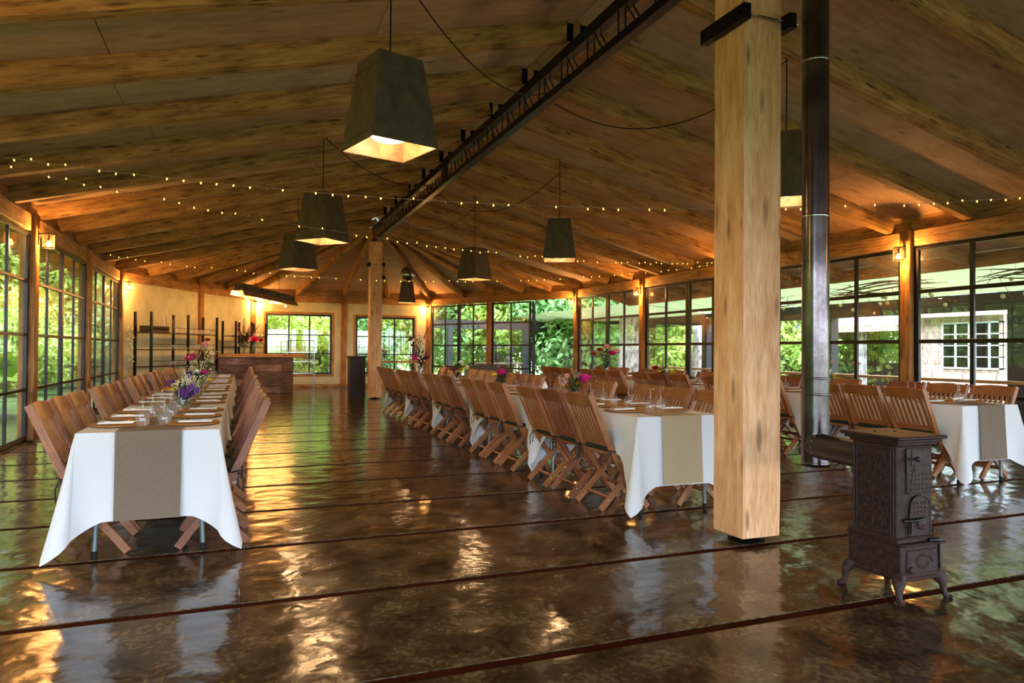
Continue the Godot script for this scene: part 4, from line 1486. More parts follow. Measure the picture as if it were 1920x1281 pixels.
	for sx in [-1, 1]:
		for sz in [-1, 1]:
			var lg := mb()
			var ox: float = 0.012 + sx * 0.125
			var oz: float = sz * 0.14
			lg.tube([Vector3(ox, 0.125, oz), Vector3(ox + sx * 0.022, 0.10, oz + sz * 0.018), Vector3(ox + sx * 0.030, 0.07, oz + sz * 0.026), Vector3(ox + sx * 0.030, 0.035, oz + sz * 0.028), Vector3(ox + sx * 0.038, 0.012, oz + sz * 0.036), Vector3(ox + sx * 0.05, 0.0, oz + sz * 0.045)], [0.036, 0.033, 0.021, 0.014, 0.017, 0.012], 8)
			var leg := part("leg", lg, M.iron, s)
			var cw := mb()
			for k in 3:
				var a := (k - 1) * 0.5
				var d := Vector2(sx, sz).normalized().rotated(a)
				cw.ball(Vector3(ox + sx * 0.038 + d.x * 0.022, 0.008, oz + sz * 0.036 + d.y * 0.022), Vector3(0.010, 0.008, 0.010), 6, 4)
			part("claw", cw, M.iron, leg)
	# chimney
	var p := thing("stove_pipe", "tall shiny steel stove pipe rising beside the timber column", "stove pipe", Vector3(3.36, 0, -3.42))
	var ys := [0.555, 0.985, 1.085, 2.10, 3.08, 4.60]
	for k in 5:
		var t := mb()
		var r := 0.083 - k * 0.0008
		t.lathe([Vector2(r, ys[k]), Vector2(r, ys[k + 1] + 0.01)], 28)
		part("pipe_section", t, M.pipe, p)
		var ring := mb()
		ring.lathe([Vector2(r, ys[k] + 0.0), Vector2(r + 0.003, ys[k] + 0.003), Vector2(r + 0.003, ys[k] + 0.012), Vector2(r, ys[k] + 0.015)], 28)
		part("seam_ring", ring, M.chrome if k > 2 else M.pipe, p)
	var cap := mb()
	cap.lathe([Vector2(0.0, 0.545), Vector2(0.084, 0.545), Vector2(0.084, 0.57)], 28)
	part("end_cap", cap, M.flue, p)
	var f := mb()
	f.tube([Vector3(-0.02, 0.675, 0.03), Vector3(-0.135, 0.685, 0.545)], 0.078, 22, false)
	part("flue_elbow", f, M.flue, p)
	var col := mb()
	var dv := Vector3(-0.115, 0.01, 0.515).normalized()
	for k in 14:
		var a := TAU * k / 14
		var x := dv.cross(Vector3.UP).normalized()
		col.ball(Vector3(-0.02, 0.675, 0.03) + dv * 0.065 + (x * cos(a) + x.cross(dv) * sin(a)) * 0.082, Vector3.ONE * 0.004, 5, 4)
	part("rivets", col, M.chrome, p)

# ------------------------------------------------------------------ lamps
func omni(parent: Node, at: Vector3, c: Color, energy: float, size: float) -> void:
	var l := OmniLight3D.new()
	l.name = "lamp_light"
	l.light_color = c
	l.light_energy = energy
	l.light_size = size
	l.omni_range = 30.0
	l.omni_attenuation = 2.0
	l.shadow_enabled = true
	parent.add_child(l, true)
	l.position = at

func build_pendants() -> void:
	# square tapered shades; origin at the middle of the open underside
	var lo := 0.255
	var hi := 0.172
	var H := 0.62
	var panel := mb()
	var rim := []
	var lining := mb()
	var a := Vector3(-lo, 0, lo)
	var b := Vector3(lo, 0, lo)
	var c := Vector3(hi, H, hi)
	var d := Vector3(-hi, H, hi)
	slab(panel, [a, b, c, d], Vector3(0, (lo - hi) / H, 1).normalized() * -1.0, 0.008, 0)
	for f in [[0.10, 0.012], [0.87, 0.012]]:
		var p0 := a.lerp(d, f[0])
		var p1 := b.lerp(c, f[0])
		var one := mb()
		one.bar(p0 + Vector3(0.01, 0, 0.002), p1 + Vector3(-0.01, 0, 0.002), 0.008, 0.010, Vector3.BACK)
		rim.append(one.mesh())
	slab(lining, [a + Vector3(0.01, 0.002, -0.010), b + Vector3(-0.01, 0.002, -0.010), c + Vector3(-0.008, 0, -0.011), d + Vector3(0.008, 0, -0.011)], Vector3(0, 0, -1), 0.002, 0)
	var pm := panel.mesh()
	var lm := lining.mesh()
	var top := mb()
	top.box(Vector3(0, H + 0.006, 0), Vector3(hi * 2, 0.012, hi * 2), 0, 0.003)
	var tm := top.mesh()
	var bulb := mb()
	bulb.ball(Vector3.ZERO, Vector3(0.135, 0.05, 0.135), 24, 10)
	var bm := bulb.mesh()
	var cord_up := 0.0
	var spots := [[0.966, -4.97, 16.0, "square tapered metal pendant lamp hanging nearest the stove column on the garden side"], [0.98, -9.55, 45.0, "square tapered pendant lamp in the middle of the garden-side row"], [0.915, -13.1, 28.0, "square tapered pendant lamp at the bar end of the garden-side row"],
		[4.80, -5.25, -42.0, "square tapered pendant lamp partly behind the stove pipe"], [4.64, -10.0, -25.0, "square tapered pendant lamp over the gap between middle and terrace tables"], [4.36, -13.45, 29.0, "square tapered pendant lamp before the open terrace door"], [4.64, -20.9, -12.0, "square tapered pendant lamp beyond the mirror ball with one bright bulb below"]]
	for k in spots.size():
		var q: Array = spots[k]
		var t := thing("pendant_lamp", q[3], "lamp", Vector3(q[0], 2.68, q[1]), deg_to_rad(q[2]))
		for e in 4:
			var o := part("shade_panel", pm, M.zinc, t)
			o.rotation.y = e * PI / 2
			for sm in rim:
				part("raised_seam", sm, M.zinc, o)
			part("lining", lm, M.copper, o)
		part("top_plate", tm, M.zinc, t)
		var h := under(q[0]) + 0.2 - 2.68
		if q[1] < -18.0:
			h = 1.35
		var hold := mb()
		hold.tube([Vector3(0, 0.15, 0), Vector3(0, H, 0)], 0.02, 8)
		part("lamp_holder", hold, M.steel, t)
		var br := mb()
		br.bar(Vector3(-lo + 0.045, 0.085, 0.03), Vector3(lo - 0.045, 0.085, 0.03), 0.006, 0.006)
		part("cross_wire", br, M.steel, t)
		var g := part("bulb", bm, M.lamp_hot, t)
		g.position = Vector3(0, 0.105, 0)
		omni(t, Vector3(0, 0.105, 0), Color(1.0, 0.80, 0.57), LAMP_E, 0.10)
		var co := mb()
		co.tube([Vector3(0, H, 0), Vector3(0.004, (H + h) / 2, 0), Vector3(0, h, 0)], 0.006, 5)
		part("cord", co, M.rubber, t)
	# swagged feed cables from the truss
	for q in [[0.966, -4.97, -6.9, 0.35, "garden-side lamp by the stove column"], [0.98, -9.55, -11.2, 0.3, "middle garden-side lamp"], [4.64, -10.0, -12.2, 0.45, "lamp over the gap between the tables"], [4.36, -13.45, -15.2, 0.3, "lamp before the terrace door"], [4.80, -5.25, -7.2, 0.45, "lamp behind the stove pipe"]]:
		var x1: float = XT - 0.1 if q[0] < XT else XT + 0.1
		var p0 := Vector3(q[0], under(q[0]) - 0.02 + (0.2 if q[0] < XT else 0.0), q[1])
		var p1 := Vector3(x1, 4.05, q[2])
		var pts := []
		for k in 17:
			var f := k / 16.0
			pts.append(p0.lerp(p1, f) - Vector3(0, 4.0 * q[3] * f * (1 - f), 0) - p0)
		var b2 := mb()
		b2.tube(pts, 0.006, 5)
		single("feed_cable", b2, M.rubber, "black cable swagged from the truss to the " + q[4], "cable", p0)

const LAMP_E := 1.6
const SCONCE_E := 2.2

func build_sconces() -> void:
	var ring := mb()
	ring.lathe([Vector2(0.068, 0.0), Vector2(0.075, 0.002), Vector2(0.075, 0.010), Vector2(0.068, 0.012)], 18)
	var rm := ring.mesh()
	var mesh_b := mb()
	for k in 18:
		var a := TAU * k / 18
		mesh_b.tube([Vector3(cos(a) * 0.071, 0.0, sin(a) * 0.071), Vector3(cos(a + 0.5) * 0.071, 0.09, sin(a + 0.5) * 0.071), Vector3(cos(a + 1.0) * 0.071, 0.18, sin(a + 1.0) * 0.071)], 0.0016, 4, false)
		mesh_b.tube([Vector3(cos(a) * 0.071, 0.0, sin(a) * 0.071), Vector3(cos(a - 0.5) * 0.071, 0.09, sin(a - 0.5) * 0.071), Vector3(cos(a - 1.0) * 0.071, 0.18, sin(a - 1.0) * 0.071)], 0.0016, 4, false)
	var cage := mesh_b.mesh()
	var bb := mb()
	bb.ball(Vector3(0, 0.05, 0), Vector3(0.034, 0.040, 0.034), 12, 8)
	bb.tube([Vector3(0, 0.08, 0), Vector3(0, 0.10, 0)], 0.014, 8)
	var bm := bb.mesh()
	var lid := mb()
	lid.lathe([Vector2(0.077, 0.18), Vector2(0.079, 0.188), Vector2(0.025, 0.202), Vector2(0, 0.202)], 18)
	lid.tube([Vector3(0, 0.10, 0), Vector3(0, 0.18, 0)], 0.012, 8)
	var lm := lid.mesh()
	var arm := mb()
	arm.box(Vector3(0, 0.19, -0.09), Vector3(0.03, 0.012, 0.05))
	arm.box(Vector3(0, 0.13, -0.112), Vector3(0.05, 0.18, 0.006))
	var am := arm.mesh()
	# [x, z, facing angle, label]
	var spots := [[XL, -10.955, PI / 2, "post between two garden windows"], [XL, -18.115, PI / 2, "post where the garden windows meet the plaster wall"], [0.336, -23.75, 0.55, "post above the bar shelves"], [6.036, -23.75, -0.55, "post between plaster wall and terrace glazing"],
		[XR, -18.115, -PI / 2, "post beside the open terrace door"], [XR, -14.535, -PI / 2, "second post from the open terrace door"], [XR, -10.955, -PI / 2, "third post from the open terrace door"], [XR, -7.375, -PI / 2, "terrace post seen past the stove pipe"], [XL, -3.795, PI / 2, "garden post near the entrance"], [XR, -0.215, -PI / 2, "terrace post near the entrance"]]
	for q in spots:
		var t := thing("wall_lantern", "small wire-mesh lantern glowing amber on the " + q[3], "lantern", Vector3(q[0], 2.58, q[1]) + Vector3(sin(q[2]), 0, cos(q[2])) * 0.117, q[2])
		part("backplate", am, M.steel, t)
		part("lid", lm, M.flue, t)
		part("ring", rm, M.flue, t)
		part("mesh_cage", cage, M.copper, t)
		part("bulb", bm, M.bulb_hot, t)
		omni(t, Vector3(0, 0.05, 0), Color(1.0, 0.69, 0.37), SCONCE_E, 0.03)

func build_fairy_lights() -> void:
	var on := mb()
	on.ball(Vector3(0, -0.011, 0), Vector3(0.0058, 0.0095, 0.0058), 6, 4)
	var om := on.mesh()
	var off := mb()
	off.tube([Vector3(0, 0.0, 0), Vector3(0, -0.02, 0)], 0.003, 4)
	var fm := off.mesh()
	var runs := [[Vector3(XL + 0.02, 2.97, -7.35), Vector3(XR - 0.02, 2.98, -3.80), 0.42, "string of amber fairy lights crossing in front of the stove column", 84],
		[Vector3(XL + 0.02, 2.95, -7.42), Vector3(XR - 0.02, 3.0, -10.95), 0.36, "string of amber fairy lights crossing the middle of the hall", 84],
		[Vector3(XR - 0.02, 2.99, -11.0), Vector3(XL + 0.02, 2.97, -14.53), 0.44, "string of amber fairy lights passing the mirror ball", 80],
		[Vector3(XL + 0.02, 2.95, -14.58), Vector3(XR - 0.02, 2.92, -18.08), 0.55, "faint unlit string of fairy lights before the far column", 60]]
	rng.seed = 9
	for q in runs:
		var a: Vector3 = q[0]
		var b: Vector3 = q[1]
		var t := thing("fairy_lights", q[3], "string lights", a)
		var pts := []
		var n: int = q[4]
		for k in n + 1:
			var f := float(k) / n
			pts.append(a.lerp(b, f) - Vector3(0, 4.0 * q[2] * f * (1 - f), 0) - a)
		var w := mb()
		w.tube(pts, 0.0028, 4, false)
		part("wire", w, M.wire, t)
		for k in range(1, n):
			var lit := rng.randf() < 0.72 and n > 60
			if n == 60 and k % 2:
				continue
			var o := part("bulb", om if lit else fm, M.fairy if lit else M.fairy_off, t)
			o.position = pts[k] + Vector3(0, rng.randf_range(-0.008, 0.004), 0)
			o.rotation.z = rng.randf_range(-0.5, 0.5)
			if rng.randf() < 0.2:
				o.rotation.z = PI

# ------------------------------------------------------------------ bar, shelves and the far end
func shelf_unit(label: String, at: Vector3, turn: float, frames: Array, h: float, shelves: Array) -> void:
	var t := thing("shelf_rack", label, "shelf", at, turn)
	for x in frames:
		for z in [-0.2, 0.2]:
			var b := mb()
			b.box(Vector3(x, h / 2, z), Vector3(0.05, h, 0.05), 1)
			part("upright", b, M.steel, t)
	var x0: float = frames[0]
	var x1: float = frames[frames.size() - 1]
	for y in shelves:
		for z in [-0.115, 0.0, 0.115]:
			var b := mb(y + z)
			b.box(Vector3((x0 + x1) / 2, y, z), Vector3(x1 - x0 + 0.06, 0.022, 0.105))
			part("shelf_board", b, M.dark_wood, t)
		var r := mb()
		r.tube([Vector3(x0, y + 0.13, 0.18), Vector3(x1, y + 0.13, 0.18)], 0.007, 5)
		part("guard_rail", r, M.steel, t)

func glass_row(shape: Mesh, label: String, group: String, at: Vector3, turn: float, n: int, step: float, rows := 2) -> void:
	var B := Basis(Vector3.UP, turn)
	for r in rows:
		for k in n:
			single("shelf_glass", shape, M.wine, label, "glass", at + B * Vector3((k - (n - 1) / 2.0) * step, 0, (r - (rows - 1) / 2.0) * 0.12), 0.0, group)

func build_far_end() -> void:
	# bar
	var bx0 := -0.75
	var bx1 := 1.36
	var zf := -20.95
	var t := thing("bar_counter", "bar counter faced with weathered horizontal planks under a thick pale timber top", "bar", Vector3((bx0 + bx1) / 2, 0, zf - 0.3))
	var core := mb()
	core.box(Vector3(0, 0.505, 0.0), Vector3(bx1 - bx0 - 0.06, 1.01, 0.52))
	part("carcass", core, M.dark_wood, t)
	rng.seed = 3
	for r in 5:
		var x := bx0
		var k := 0
		while x < bx1 - 0.01:
			var e := minf(x + rng.randf_range(0.6, 1.3), bx1)
			if bx1 - e < 0.3:
				e = bx1
			var b := mb(r * 2.1 + k)
			var th := 0.04 + rng.randf() * 0.012
			b.box(Vector3((x + e) / 2 - (bx0 + bx1) / 2, 0.103 + r * 0.202, 0.26 + th / 2), Vector3(e - x - 0.006, 0.196, th), 0, 0.006)
			part("plank", b, [M.bar, M.deck, M.bar][(r + k) % 3], t)
			x = e
			k += 1
		var s := mb(r * 3.0)
		s.box(Vector3((bx1 - bx0) / 2 - 0.005, 0.103 + r * 0.202, 0.0), Vector3(0.04, 0.196, 0.52), 2, 0.006)
		part("plank", s, M.bar, t)
	for k in 2:
		var top := mb(k * 1.7)
		top.box(Vector3(0.17, 1.06, -0.16 + k * 0.36), Vector3(bx1 - bx0 + 0.42, 0.095, 0.355), 0, 0.01)
		part("top_slab", top, M.beam, t)
	# vases on the bar
	for q in [[0.05, 0.09, 0.30, "tall clear glass vase standing on the bar"], [0.32, 0.07, 0.24, "smaller clear glass vase standing on the bar"]]:
		var v := mb()
		v.lathe([Vector2(0, 0.004), Vector2(q[1], 0.004), Vector2(q[1] * 1.05, q[2] * 0.5), Vector2(q[1] * 0.9, q[2] * 0.85), Vector2(q[1], q[2])], 18)
		single("glass_vase", v, M.jar, q[3], "vase", Vector3(q[0], 1.108, zf - 0.25))
	var fg := thing("foxglove_stems", "tall plum foxglove spikes leaning out of the vase on the bar", "flowers", Vector3(0.05, 1.115, zf - 0.25))
	if not blooms.has("spike"):
		blooms["spike"] = bloom("spike", 7)
	for q in [[-0.16, 0.75, -0.35], [-0.02, 0.95, 0.05], [0.16, 0.72, 0.42], [0.30, 0.80, 0.75], [0.08, 0.6, 0.25], [-0.10, 0.52, -0.2]]:
		var st := mb()
		st.tube([Vector3(0, 0, 0), Vector3(q[0] * 0.25, q[1] * 0.4, 0), Vector3(q[0] * 0.8, q[1], 0)], 0.006, 5)
		part("stem", st, M.stem, fg)
		var s := part("flower_spike", blooms["spike"], M.fl.plum, fg)
		s.position = Vector3(q[0] * 0.5, q[1] * 0.62, 0)
		s.rotation.z = -q[2] * 0.9
		s.scale = Vector3(2.2, 1.9, 2.2)
	var lv := mb()
	rng.seed = 21
	for k in 60:
		petal(lv, Transform3D(Basis(Vector3.UP, rng.randf() * TAU) * Basis(Vector3.RIGHT, rng.randf_range(-1.2, 0.2)), Vector3(rng.randf_range(-0.08, 0.1), rng.randf_range(0.15, 0.5), rng.randf_range(-0.06, 0.06))), 0.13, 0.05, 0.02)
	part("leaves", lv, M.bouquet_dark, fg).set_meta("kind", "stuff")
	var pn := thing("peony_stems", "magenta and white blooms in the smaller vase on the bar", "flowers", Vector3(0.32, 1.115, zf - 0.25))
	for q in [["peony", "pink", 2.6, Vector3(0.0, 0.36, 0.05)], ["peony", "white", 1.8, Vector3(0.16, 0.50, 0)], ["peony", "red", 1.6, Vector3(0.17, 0.36, 0.02)], ["daisy", "yellow", 1.6, Vector3(-0.08, 0.38, 0.05)]]:
		var o := part("bloom", blooms[q[0]], M.fl[q[1]], pn)
		o.position = q[3]
		o.scale = Vector3.ONE * q[2]
		o.rotation.x = 0.7
		var st := mb()
		st.tube([Vector3(0, 0, 0), q[3] * Vector3(0.3, 0.6, 0.3), q[3]], 0.005, 5)
		part("stem", st, M.stem, pn)
	# hanging beam lamp over the bar
	var bl := thing("beam_lamp", "weathered beam lamp with copper trough and bare bulbs hanging over the bar", "lamp", Vector3(0.65, 2.68, -20.2), deg_to_rad(69.4))
	var bm := rough_beam(4.1, 0.17, 0.22, 14, 0.010, 77)
	part("timber", bm, M.bark, bl).position = Vector3(-2.05, 0.0, 0)
	var tr := mb()
	for sgn in [-1, 1]:
		tr.bar(Vector3(-2.2, -0.06, sgn * 0.15), Vector3(2.15, -0.06, sgn * 0.15), 0.01, 0.13, Vector3(0, 0.35 * sgn, 1))
	tr.box(Vector3(-0.02, -0.006, 0), Vector3(4.35, 0.01, 0.28))
	part("copper_trough", tr, M.copper, bl)
	var gb := mb()
	gb.ball(Vector3.ZERO, Vector3(0.036, 0.042, 0.036), 12, 8)
	var gm := gb.mesh()
	for x in [-1.6, 0.1, 1.5]:
		var hb := mb()
		hb.tube([Vector3(x, -0.01, 0), Vector3(x, -0.12, 0)], 0.012, 6)
		part("bulb_holder", hb, M.steel, bl)
		part("bulb", gm, M.bulb_hot, bl).position = Vector3(x, -0.155, 0)
		omni(bl, Vector3(x, -0.155, 0), Color(1.0, 0.69, 0.37), SCONCE_E * 0.8, 0.035)
	for x in [-1.0, 1.0]:
		var cd := mb()
		cd.tube([Vector3(x, 0.17, 0), Vector3(x * 0.8, 1.2 if x < 0 else 0.75, 0)], 0.004, 4)
		part("cord", cd, M.rubber, bl)
	# racks along the plaster wall
	var A := Vector2(XL, -18.115)
	var B := Vector2(-1.025, -21.05)
	var d := (B - A).normalized()
	var inn := Vector2(-d.y, d.x)
	if inn.x < 0:
		inn = -inn
	var turn := atan2(-d.y, d.x)
	var tg := mb()
	tg.lathe([Vector2(0.0, 0.002), Vector2(0.028, 0.002), Vector2(0.034, 0.05), Vector2(0.036, 0.11)], 8)
	var tumbler := tg.mesh()
	var p := A + d * 1.72 + inn * 0.32
	var TB := Basis(Vector3.UP, turn)
	var at := Vector3(p.x, 0, p.y)
	shelf_unit("long dark steel shelf rack of tumblers along the plaster wall beside the garden windows", at, turn, [-1.45, 0.05, 1.42], 2.1, [0.30, 0.82, 1.22, 1.62])
	for y in [0.82, 1.22, 1.62]:
		glass_row(tumbler, "clear tumbler on the long rack beside the garden windows", "tumblers on the long rack", at + Vector3(0, y + 0.012, 0) + TB * Vector3(0.80, 0, 0), turn, 13, 0.09)
		if y < 1.6:
			glass_row(tumbler, "clear tumbler on the long rack beside the garden windows", "tumblers on the long rack", at + Vector3(0, y + 0.012, 0) + TB * Vector3(-0.25, 0, 0), turn, 4, 0.09)
	var cr := thing("bottle_crate", "dark crate of wine bottles on the top shelf by the garden window", "crate", at + Vector3(0, 1.632, 0) + TB * Vector3(-1.02, 0, 0), turn)
	for z in [-0.14, 0.14]:
		for y in [0.03, 0.11]:
			var b := mb()
			b.box(Vector3(0, y, z), Vector3(0.7, 0.055, 0.012))
			part("slat", b, M.dark_wood, cr)
	for x in [-0.35, 0.35]:
		var b := mb()
		b.box(Vector3(x, 0.075, 0), Vector3(0.014, 0.15, 0.27))
		part("end_panel", b, M.dark_wood, cr)
	var bt := mb()
	bt.T = Transform3D(Basis(Vector3.RIGHT, PI / 2), Vector3.ZERO)
	bt.lathe([Vector2(0, -0.12), Vector2(0.036, -0.12), Vector2(0.037, 0.04), Vector2(0.014, 0.08), Vector2(0.014, 0.12), Vector2(0, 0.12)], 10)
	var bmesh := bt.mesh()
	for x in 8:
		for y in 2:
			single("wine_bottle", bmesh, M.bottle, "dark wine bottle lying in the crate on the rack", "bottle", at + Vector3(0, 1.632 + 0.04 + y * 0.076, 0) + TB * Vector3(-1.02 - 0.28 + x * 0.08, 0, 0), turn, "bottles in the crate")
	var dj := mb()
	dj.lathe([Vector2(0, 0.004), Vector2(0.10, 0.004), Vector2(0.115, 0.06), Vector2(0.115, 0.26), Vector2(0.07, 0.31), Vector2(0.07, 0.34), Vector2(0.02, 0.36), Vector2(0.02, 0.39), Vector2(0, 0.39)], 18)
	single("drinks_jar", dj, M.jar, "tall clear glass drinks jar on the top shelf of the long rack", "jar", at + Vector3(0, 1.634, 0) + TB * Vector3(-0.15, 0, 0))
	# hanging garland at the post
	var ga := thing("garland", "bleached shell garland hanging at the rack next to the garden window", "garland", Vector3(XL + 0.17, 0.9, -18.0))
	var gs := mb()
	gs.tube([Vector3(0, 0, 0), Vector3(0.01, 0.4, 0), Vector3(0, 0.85, 0)], 0.004, 4)
	part("string", gs, M.wire, ga)
	rng.seed = 14
	for k in 22:
		var sh := mb()
		sh.ball(Vector3.ZERO, Vector3(0.032, 0.02, 0.026), 6, 4)
		var o := part("shell", sh, M.fl.cream, ga)
		o.position = Vector3(rng.randf_range(-0.06, 0.07), 0.05 + k * 0.036, rng.randf_range(-0.05, 0.05))
		o.rotation = Vector3(rng.randf() * 3, rng.randf() * 3, 0)
	# rack behind the bar
	var C := Vector2(0.336, -23.75)
	var d2 := (C - B).normalized()
	var inn2 := Vector2(-d2.y, d2.x)
	if inn2.x < 0:
		inn2 = -inn2
	var turn2 := atan2(-d2.y, d2.x)
	var p2 := B + d2 * 1.50 + inn2 * 0.32
	var at2 := Vector3(p2.x, 0, p2.y)
	shelf_unit("dark steel rack of glasses along the wall behind the bar", at2, turn2, [-0.62, 0.35, 1.3], 2.05, [0.4, 1.0, 1.30, 1.62])
	for y in [1.30, 1.62]:
		glass_row(tumbler, "clear tumbler on the rack behind the bar", "tumblers behind the bar", at2 + Vector3(0, y + 0.012, 0) + Basis(Vector3.UP, turn2) * Vector3(0.33, 0, 0), turn2, 19, 0.09)
	# steel glass trolley before the window
	var tw := 0.78
	var tr2 := thing("glass_trolley", "slim steel trolley of stemmed glasses in front of the far window", "trolley", Vector3(1.66, 0, -22.15))
	for x in [-tw / 2, tw / 2]:
		for z in [-0.18, 0.18]:
			var b := mb()
			b.tube([Vector3(x, 0.0, z), Vector3(x, 1.52, z)], 0.011, 6)
			part("upright", b, M.chrome, tr2)
		var e := mb()
		e.tube([Vector3(x, 1.52, -0.18), Vector3(x, 1.52, 0.18)], 0.011, 6)
		part("end_rail", e, M.chrome, tr2)
	for z in [-0.18, 0.18]:
		var e := mb()
		e.tube([Vector3(-tw / 2, 1.52, z), Vector3(tw / 2, 1.52, z)], 0.011, 6)
		part("top_rail", e, M.chrome, tr2)
	var wg := mb()
	wg.lathe([Vector2(0.033, 0.0), Vector2(0.042, 0.045), Vector2(0.026, 0.088), Vector2(0.005, 0.115), Vector2(0.005, 0.165), Vector2(0.035, 0.184), Vector2(0.0, 0.187)], 8)
	var wm := wg.mesh()
	for y in [0.52, 0.88, 1.16]:
		var b := mb()
		b.box(Vector3(0, y, 0), Vector3(tw, 0.014, 0.38))
		part("wire_shelf", b, M.chrome, tr2)
		glass_row(wm, "stemmed glass upside down on the steel trolley", "glasses on the steel trolley", Vector3(1.66, y + 0.008, -22.15), 0.0, 8, 0.092)
	# slatted cabinet at the far column
	var cb := thing("slatted_cabinet", "dark upright slatted cabinet standing against the far column", "cabinet", Vector3(2.82, 0, -18.7))
	var cc := mb()
	cc.box(Vector3(0, 0.52, 0), Vector3(0.40, 1.04, 0.44), 1, 0.006)
	part("carcass", cc, M.dark_wood, cb)
	var ct := mb()
	ct.box(Vector3(0, 1.06, 0), Vector3(0.46, 0.04, 0.50), 0, 0.006)
	part("top_board", ct, M.dark_wood, cb)
	for k in 6:
		var b := mb(k)
		b.box(Vector3(-0.16 + k * 0.064, 0.5, 0.23), Vector3(0.04, 0.9, 0.02), 1, 0.003)
		part("slat", b, M.dark_wood, cb)
	# sideboard ledge with flowers before the second window
	var sb := thing("window_bench", "narrow timber side table below the second far window", "table", Vector3(4.9, 0, -22.9))
	var s1 := mb()
	s1.box(Vector3(0, 0.86, 0), Vector3(1.9, 0.06, 0.4), 0, 0.006)
	part("top_board", s1, M.post, sb)
	for x in [-0.85, 0.85]:
		for z in [-0.14, 0.14]:
			var b := mb(x)
			b.box(Vector3(x, 0.415, z), Vector3(0.07, 0.83, 0.07), 1, 0.004)
			part("leg", b, M.post, sb)
	bouquet(Vector3(5.45, 0.893, -22.85), 31, "large dark leafy arrangement on the side table below the far window", "clear jar holding a dark leafy arrangement below the far window", [["spike", "plum", 1.8], ["spike", "plum", 1.6], ["peony", "white", 1.4], ["peony", "plum", 2.0], ["peony", "plum", 1.6]], 0.10, 0.25, 0.65, 0.42, true)
	bouquet(Vector3(4.35, 0.893, -22.85), 32, "small pale posy on the side table below the far window", "clear jar holding a pale posy below the far window", [["peony", "white", 1.6], ["sprig", "cream", 2.0], ["peony", "rose", 1.4]], 0.07, 0.14, 0.2, 0.16)
	# brown settee
	var so := thing("settee", "brown leather settee with a rounded back by the terrace glazing", "sofa", Vector3(5.85, 0, -17.4), 0.35)
	var bk := mb()
	var poly := PackedVector2Array([Vector2(-0.6, 0.1), Vector2(0.6, 0.1), Vector2(0.6, 0.78), Vector2(0.52, 0.86), Vector2(0.3, 0.90), Vector2(-0.3, 0.90), Vector2(-0.52, 0.86), Vector2(-0.6, 0.78)])
	bk.prism(poly, 0.25, 0.40)
	var leather := plain(Color(0.24, 0.12, 0.07), 0.45)
	part("back", bk, leather, so)
	var se := mb()
	se.box(Vector3(0, 0.33, -0.05), Vector3(1.2, 0.2, 0.6), 0, 0.04)
	part("seat", se, leather, so)
	for x in [-0.62, 0.62]:
		var b := mb()
		b.box(Vector3(x, 0.38, -0.02), Vector3(0.14, 0.46, 0.66), 0, 0.04)
		part("arm", b, leather, so)
	for x in [-0.55, 0.55]:
		for z in [-0.28, 0.3]:
			var b := mb()
			b.tube([Vector3(x, 0, z), Vector3(x, 0.24, z)], 0.025, 8)
			part("foot", b, M.dark_wood, so)
	# mirror ball
	var ba := thing("mirror_ball", "silver mirror ball hanging in front of the far column", "mirror ball", Vector3(3.56, 3.01, -15.95))
	var core2 := mb()
	core2.ball(Vector3.ZERO, Vector3.ONE * 0.166, 20, 12)
	part("core", core2, M.steel, ba)
	var tiles := mb()
	for r in 17:
		var b := -PI / 2 + PI * (r + 0.5) / 17
		var cnt := maxi(4, int(38 * cos(b)))
		for k in cnt:
			var a := TAU * k / cnt
			var nn := Vector3(cos(b) * cos(a), sin(b), cos(b) * sin(a))
			nn = (nn + Vector3(sin(r * 7.0 + k * 3.1), sin(k * 5.3), cos(r * 3.0 + k)) * 0.05).normalized()
			var ux := Vector3(-sin(a), 0, cos(a))
			var uy := ux.cross(nn)
			var c := Vector3(cos(b) * cos(a), sin(b), cos(b) * sin(a)) * 0.171
			tiles.face([c - ux * 0.0125 - uy * 0.0135, c + ux * 0.0125 - uy * 0.0135, c + ux * 0.0125 + uy * 0.0135, c - ux * 0.0125 + uy * 0.0135], nn)
	var tm := part("mirror_tiles", tiles, M.mirror, ba)
	tm.set_meta("kind", "stuff")
	var ca := mb()
	ca.tube([Vector3(0, 0.166, 0), Vector3(0, 1.36, 0)], 0.003, 4)
	part("wire", ca, M.rubber, ba)

# ------------------------------------------------------------------ outdoors
func crown_shape(sd: int, n: int, size: Vector3, leaf: float, clumps: int) -> ArrayMesh:
	var r := RandomNumberGenerator.new()
	r.seed = sd
	var b := mb()
	var cs := []
	for k in clumps:
		var p := Vector3(r.randfn(), r.randfn(), r.randfn()).normalized() * pow(r.randf(), 0.45)
		cs.append([p * size, r.randf_range(0.22, 0.42)])
	for k in n:
		var c: Array = cs[r.randi() % clumps]
		var d := Vector3(r.randfn(), r.randfn(), r.randfn()).normalized()
		var p: Vector3 = c[0] + d * c[1] * size * pow(r.randf(), 0.35)
		var nn := (d + Vector3(r.randfn(), r.randfn() + 0.5, r.randfn()) * 0.6).normalized()
		var x := nn.cross(Vector3(r.randfn(), r.randfn(), r.randfn())).normalized()
		var y := nn.cross(x)
		var s := leaf * r.randf_range(0.6, 1.4)
		b.face([p - x * s, p - y * s * 0.45, p + x * s, p + y * s * 0.45], nn)
	return b.mesh()

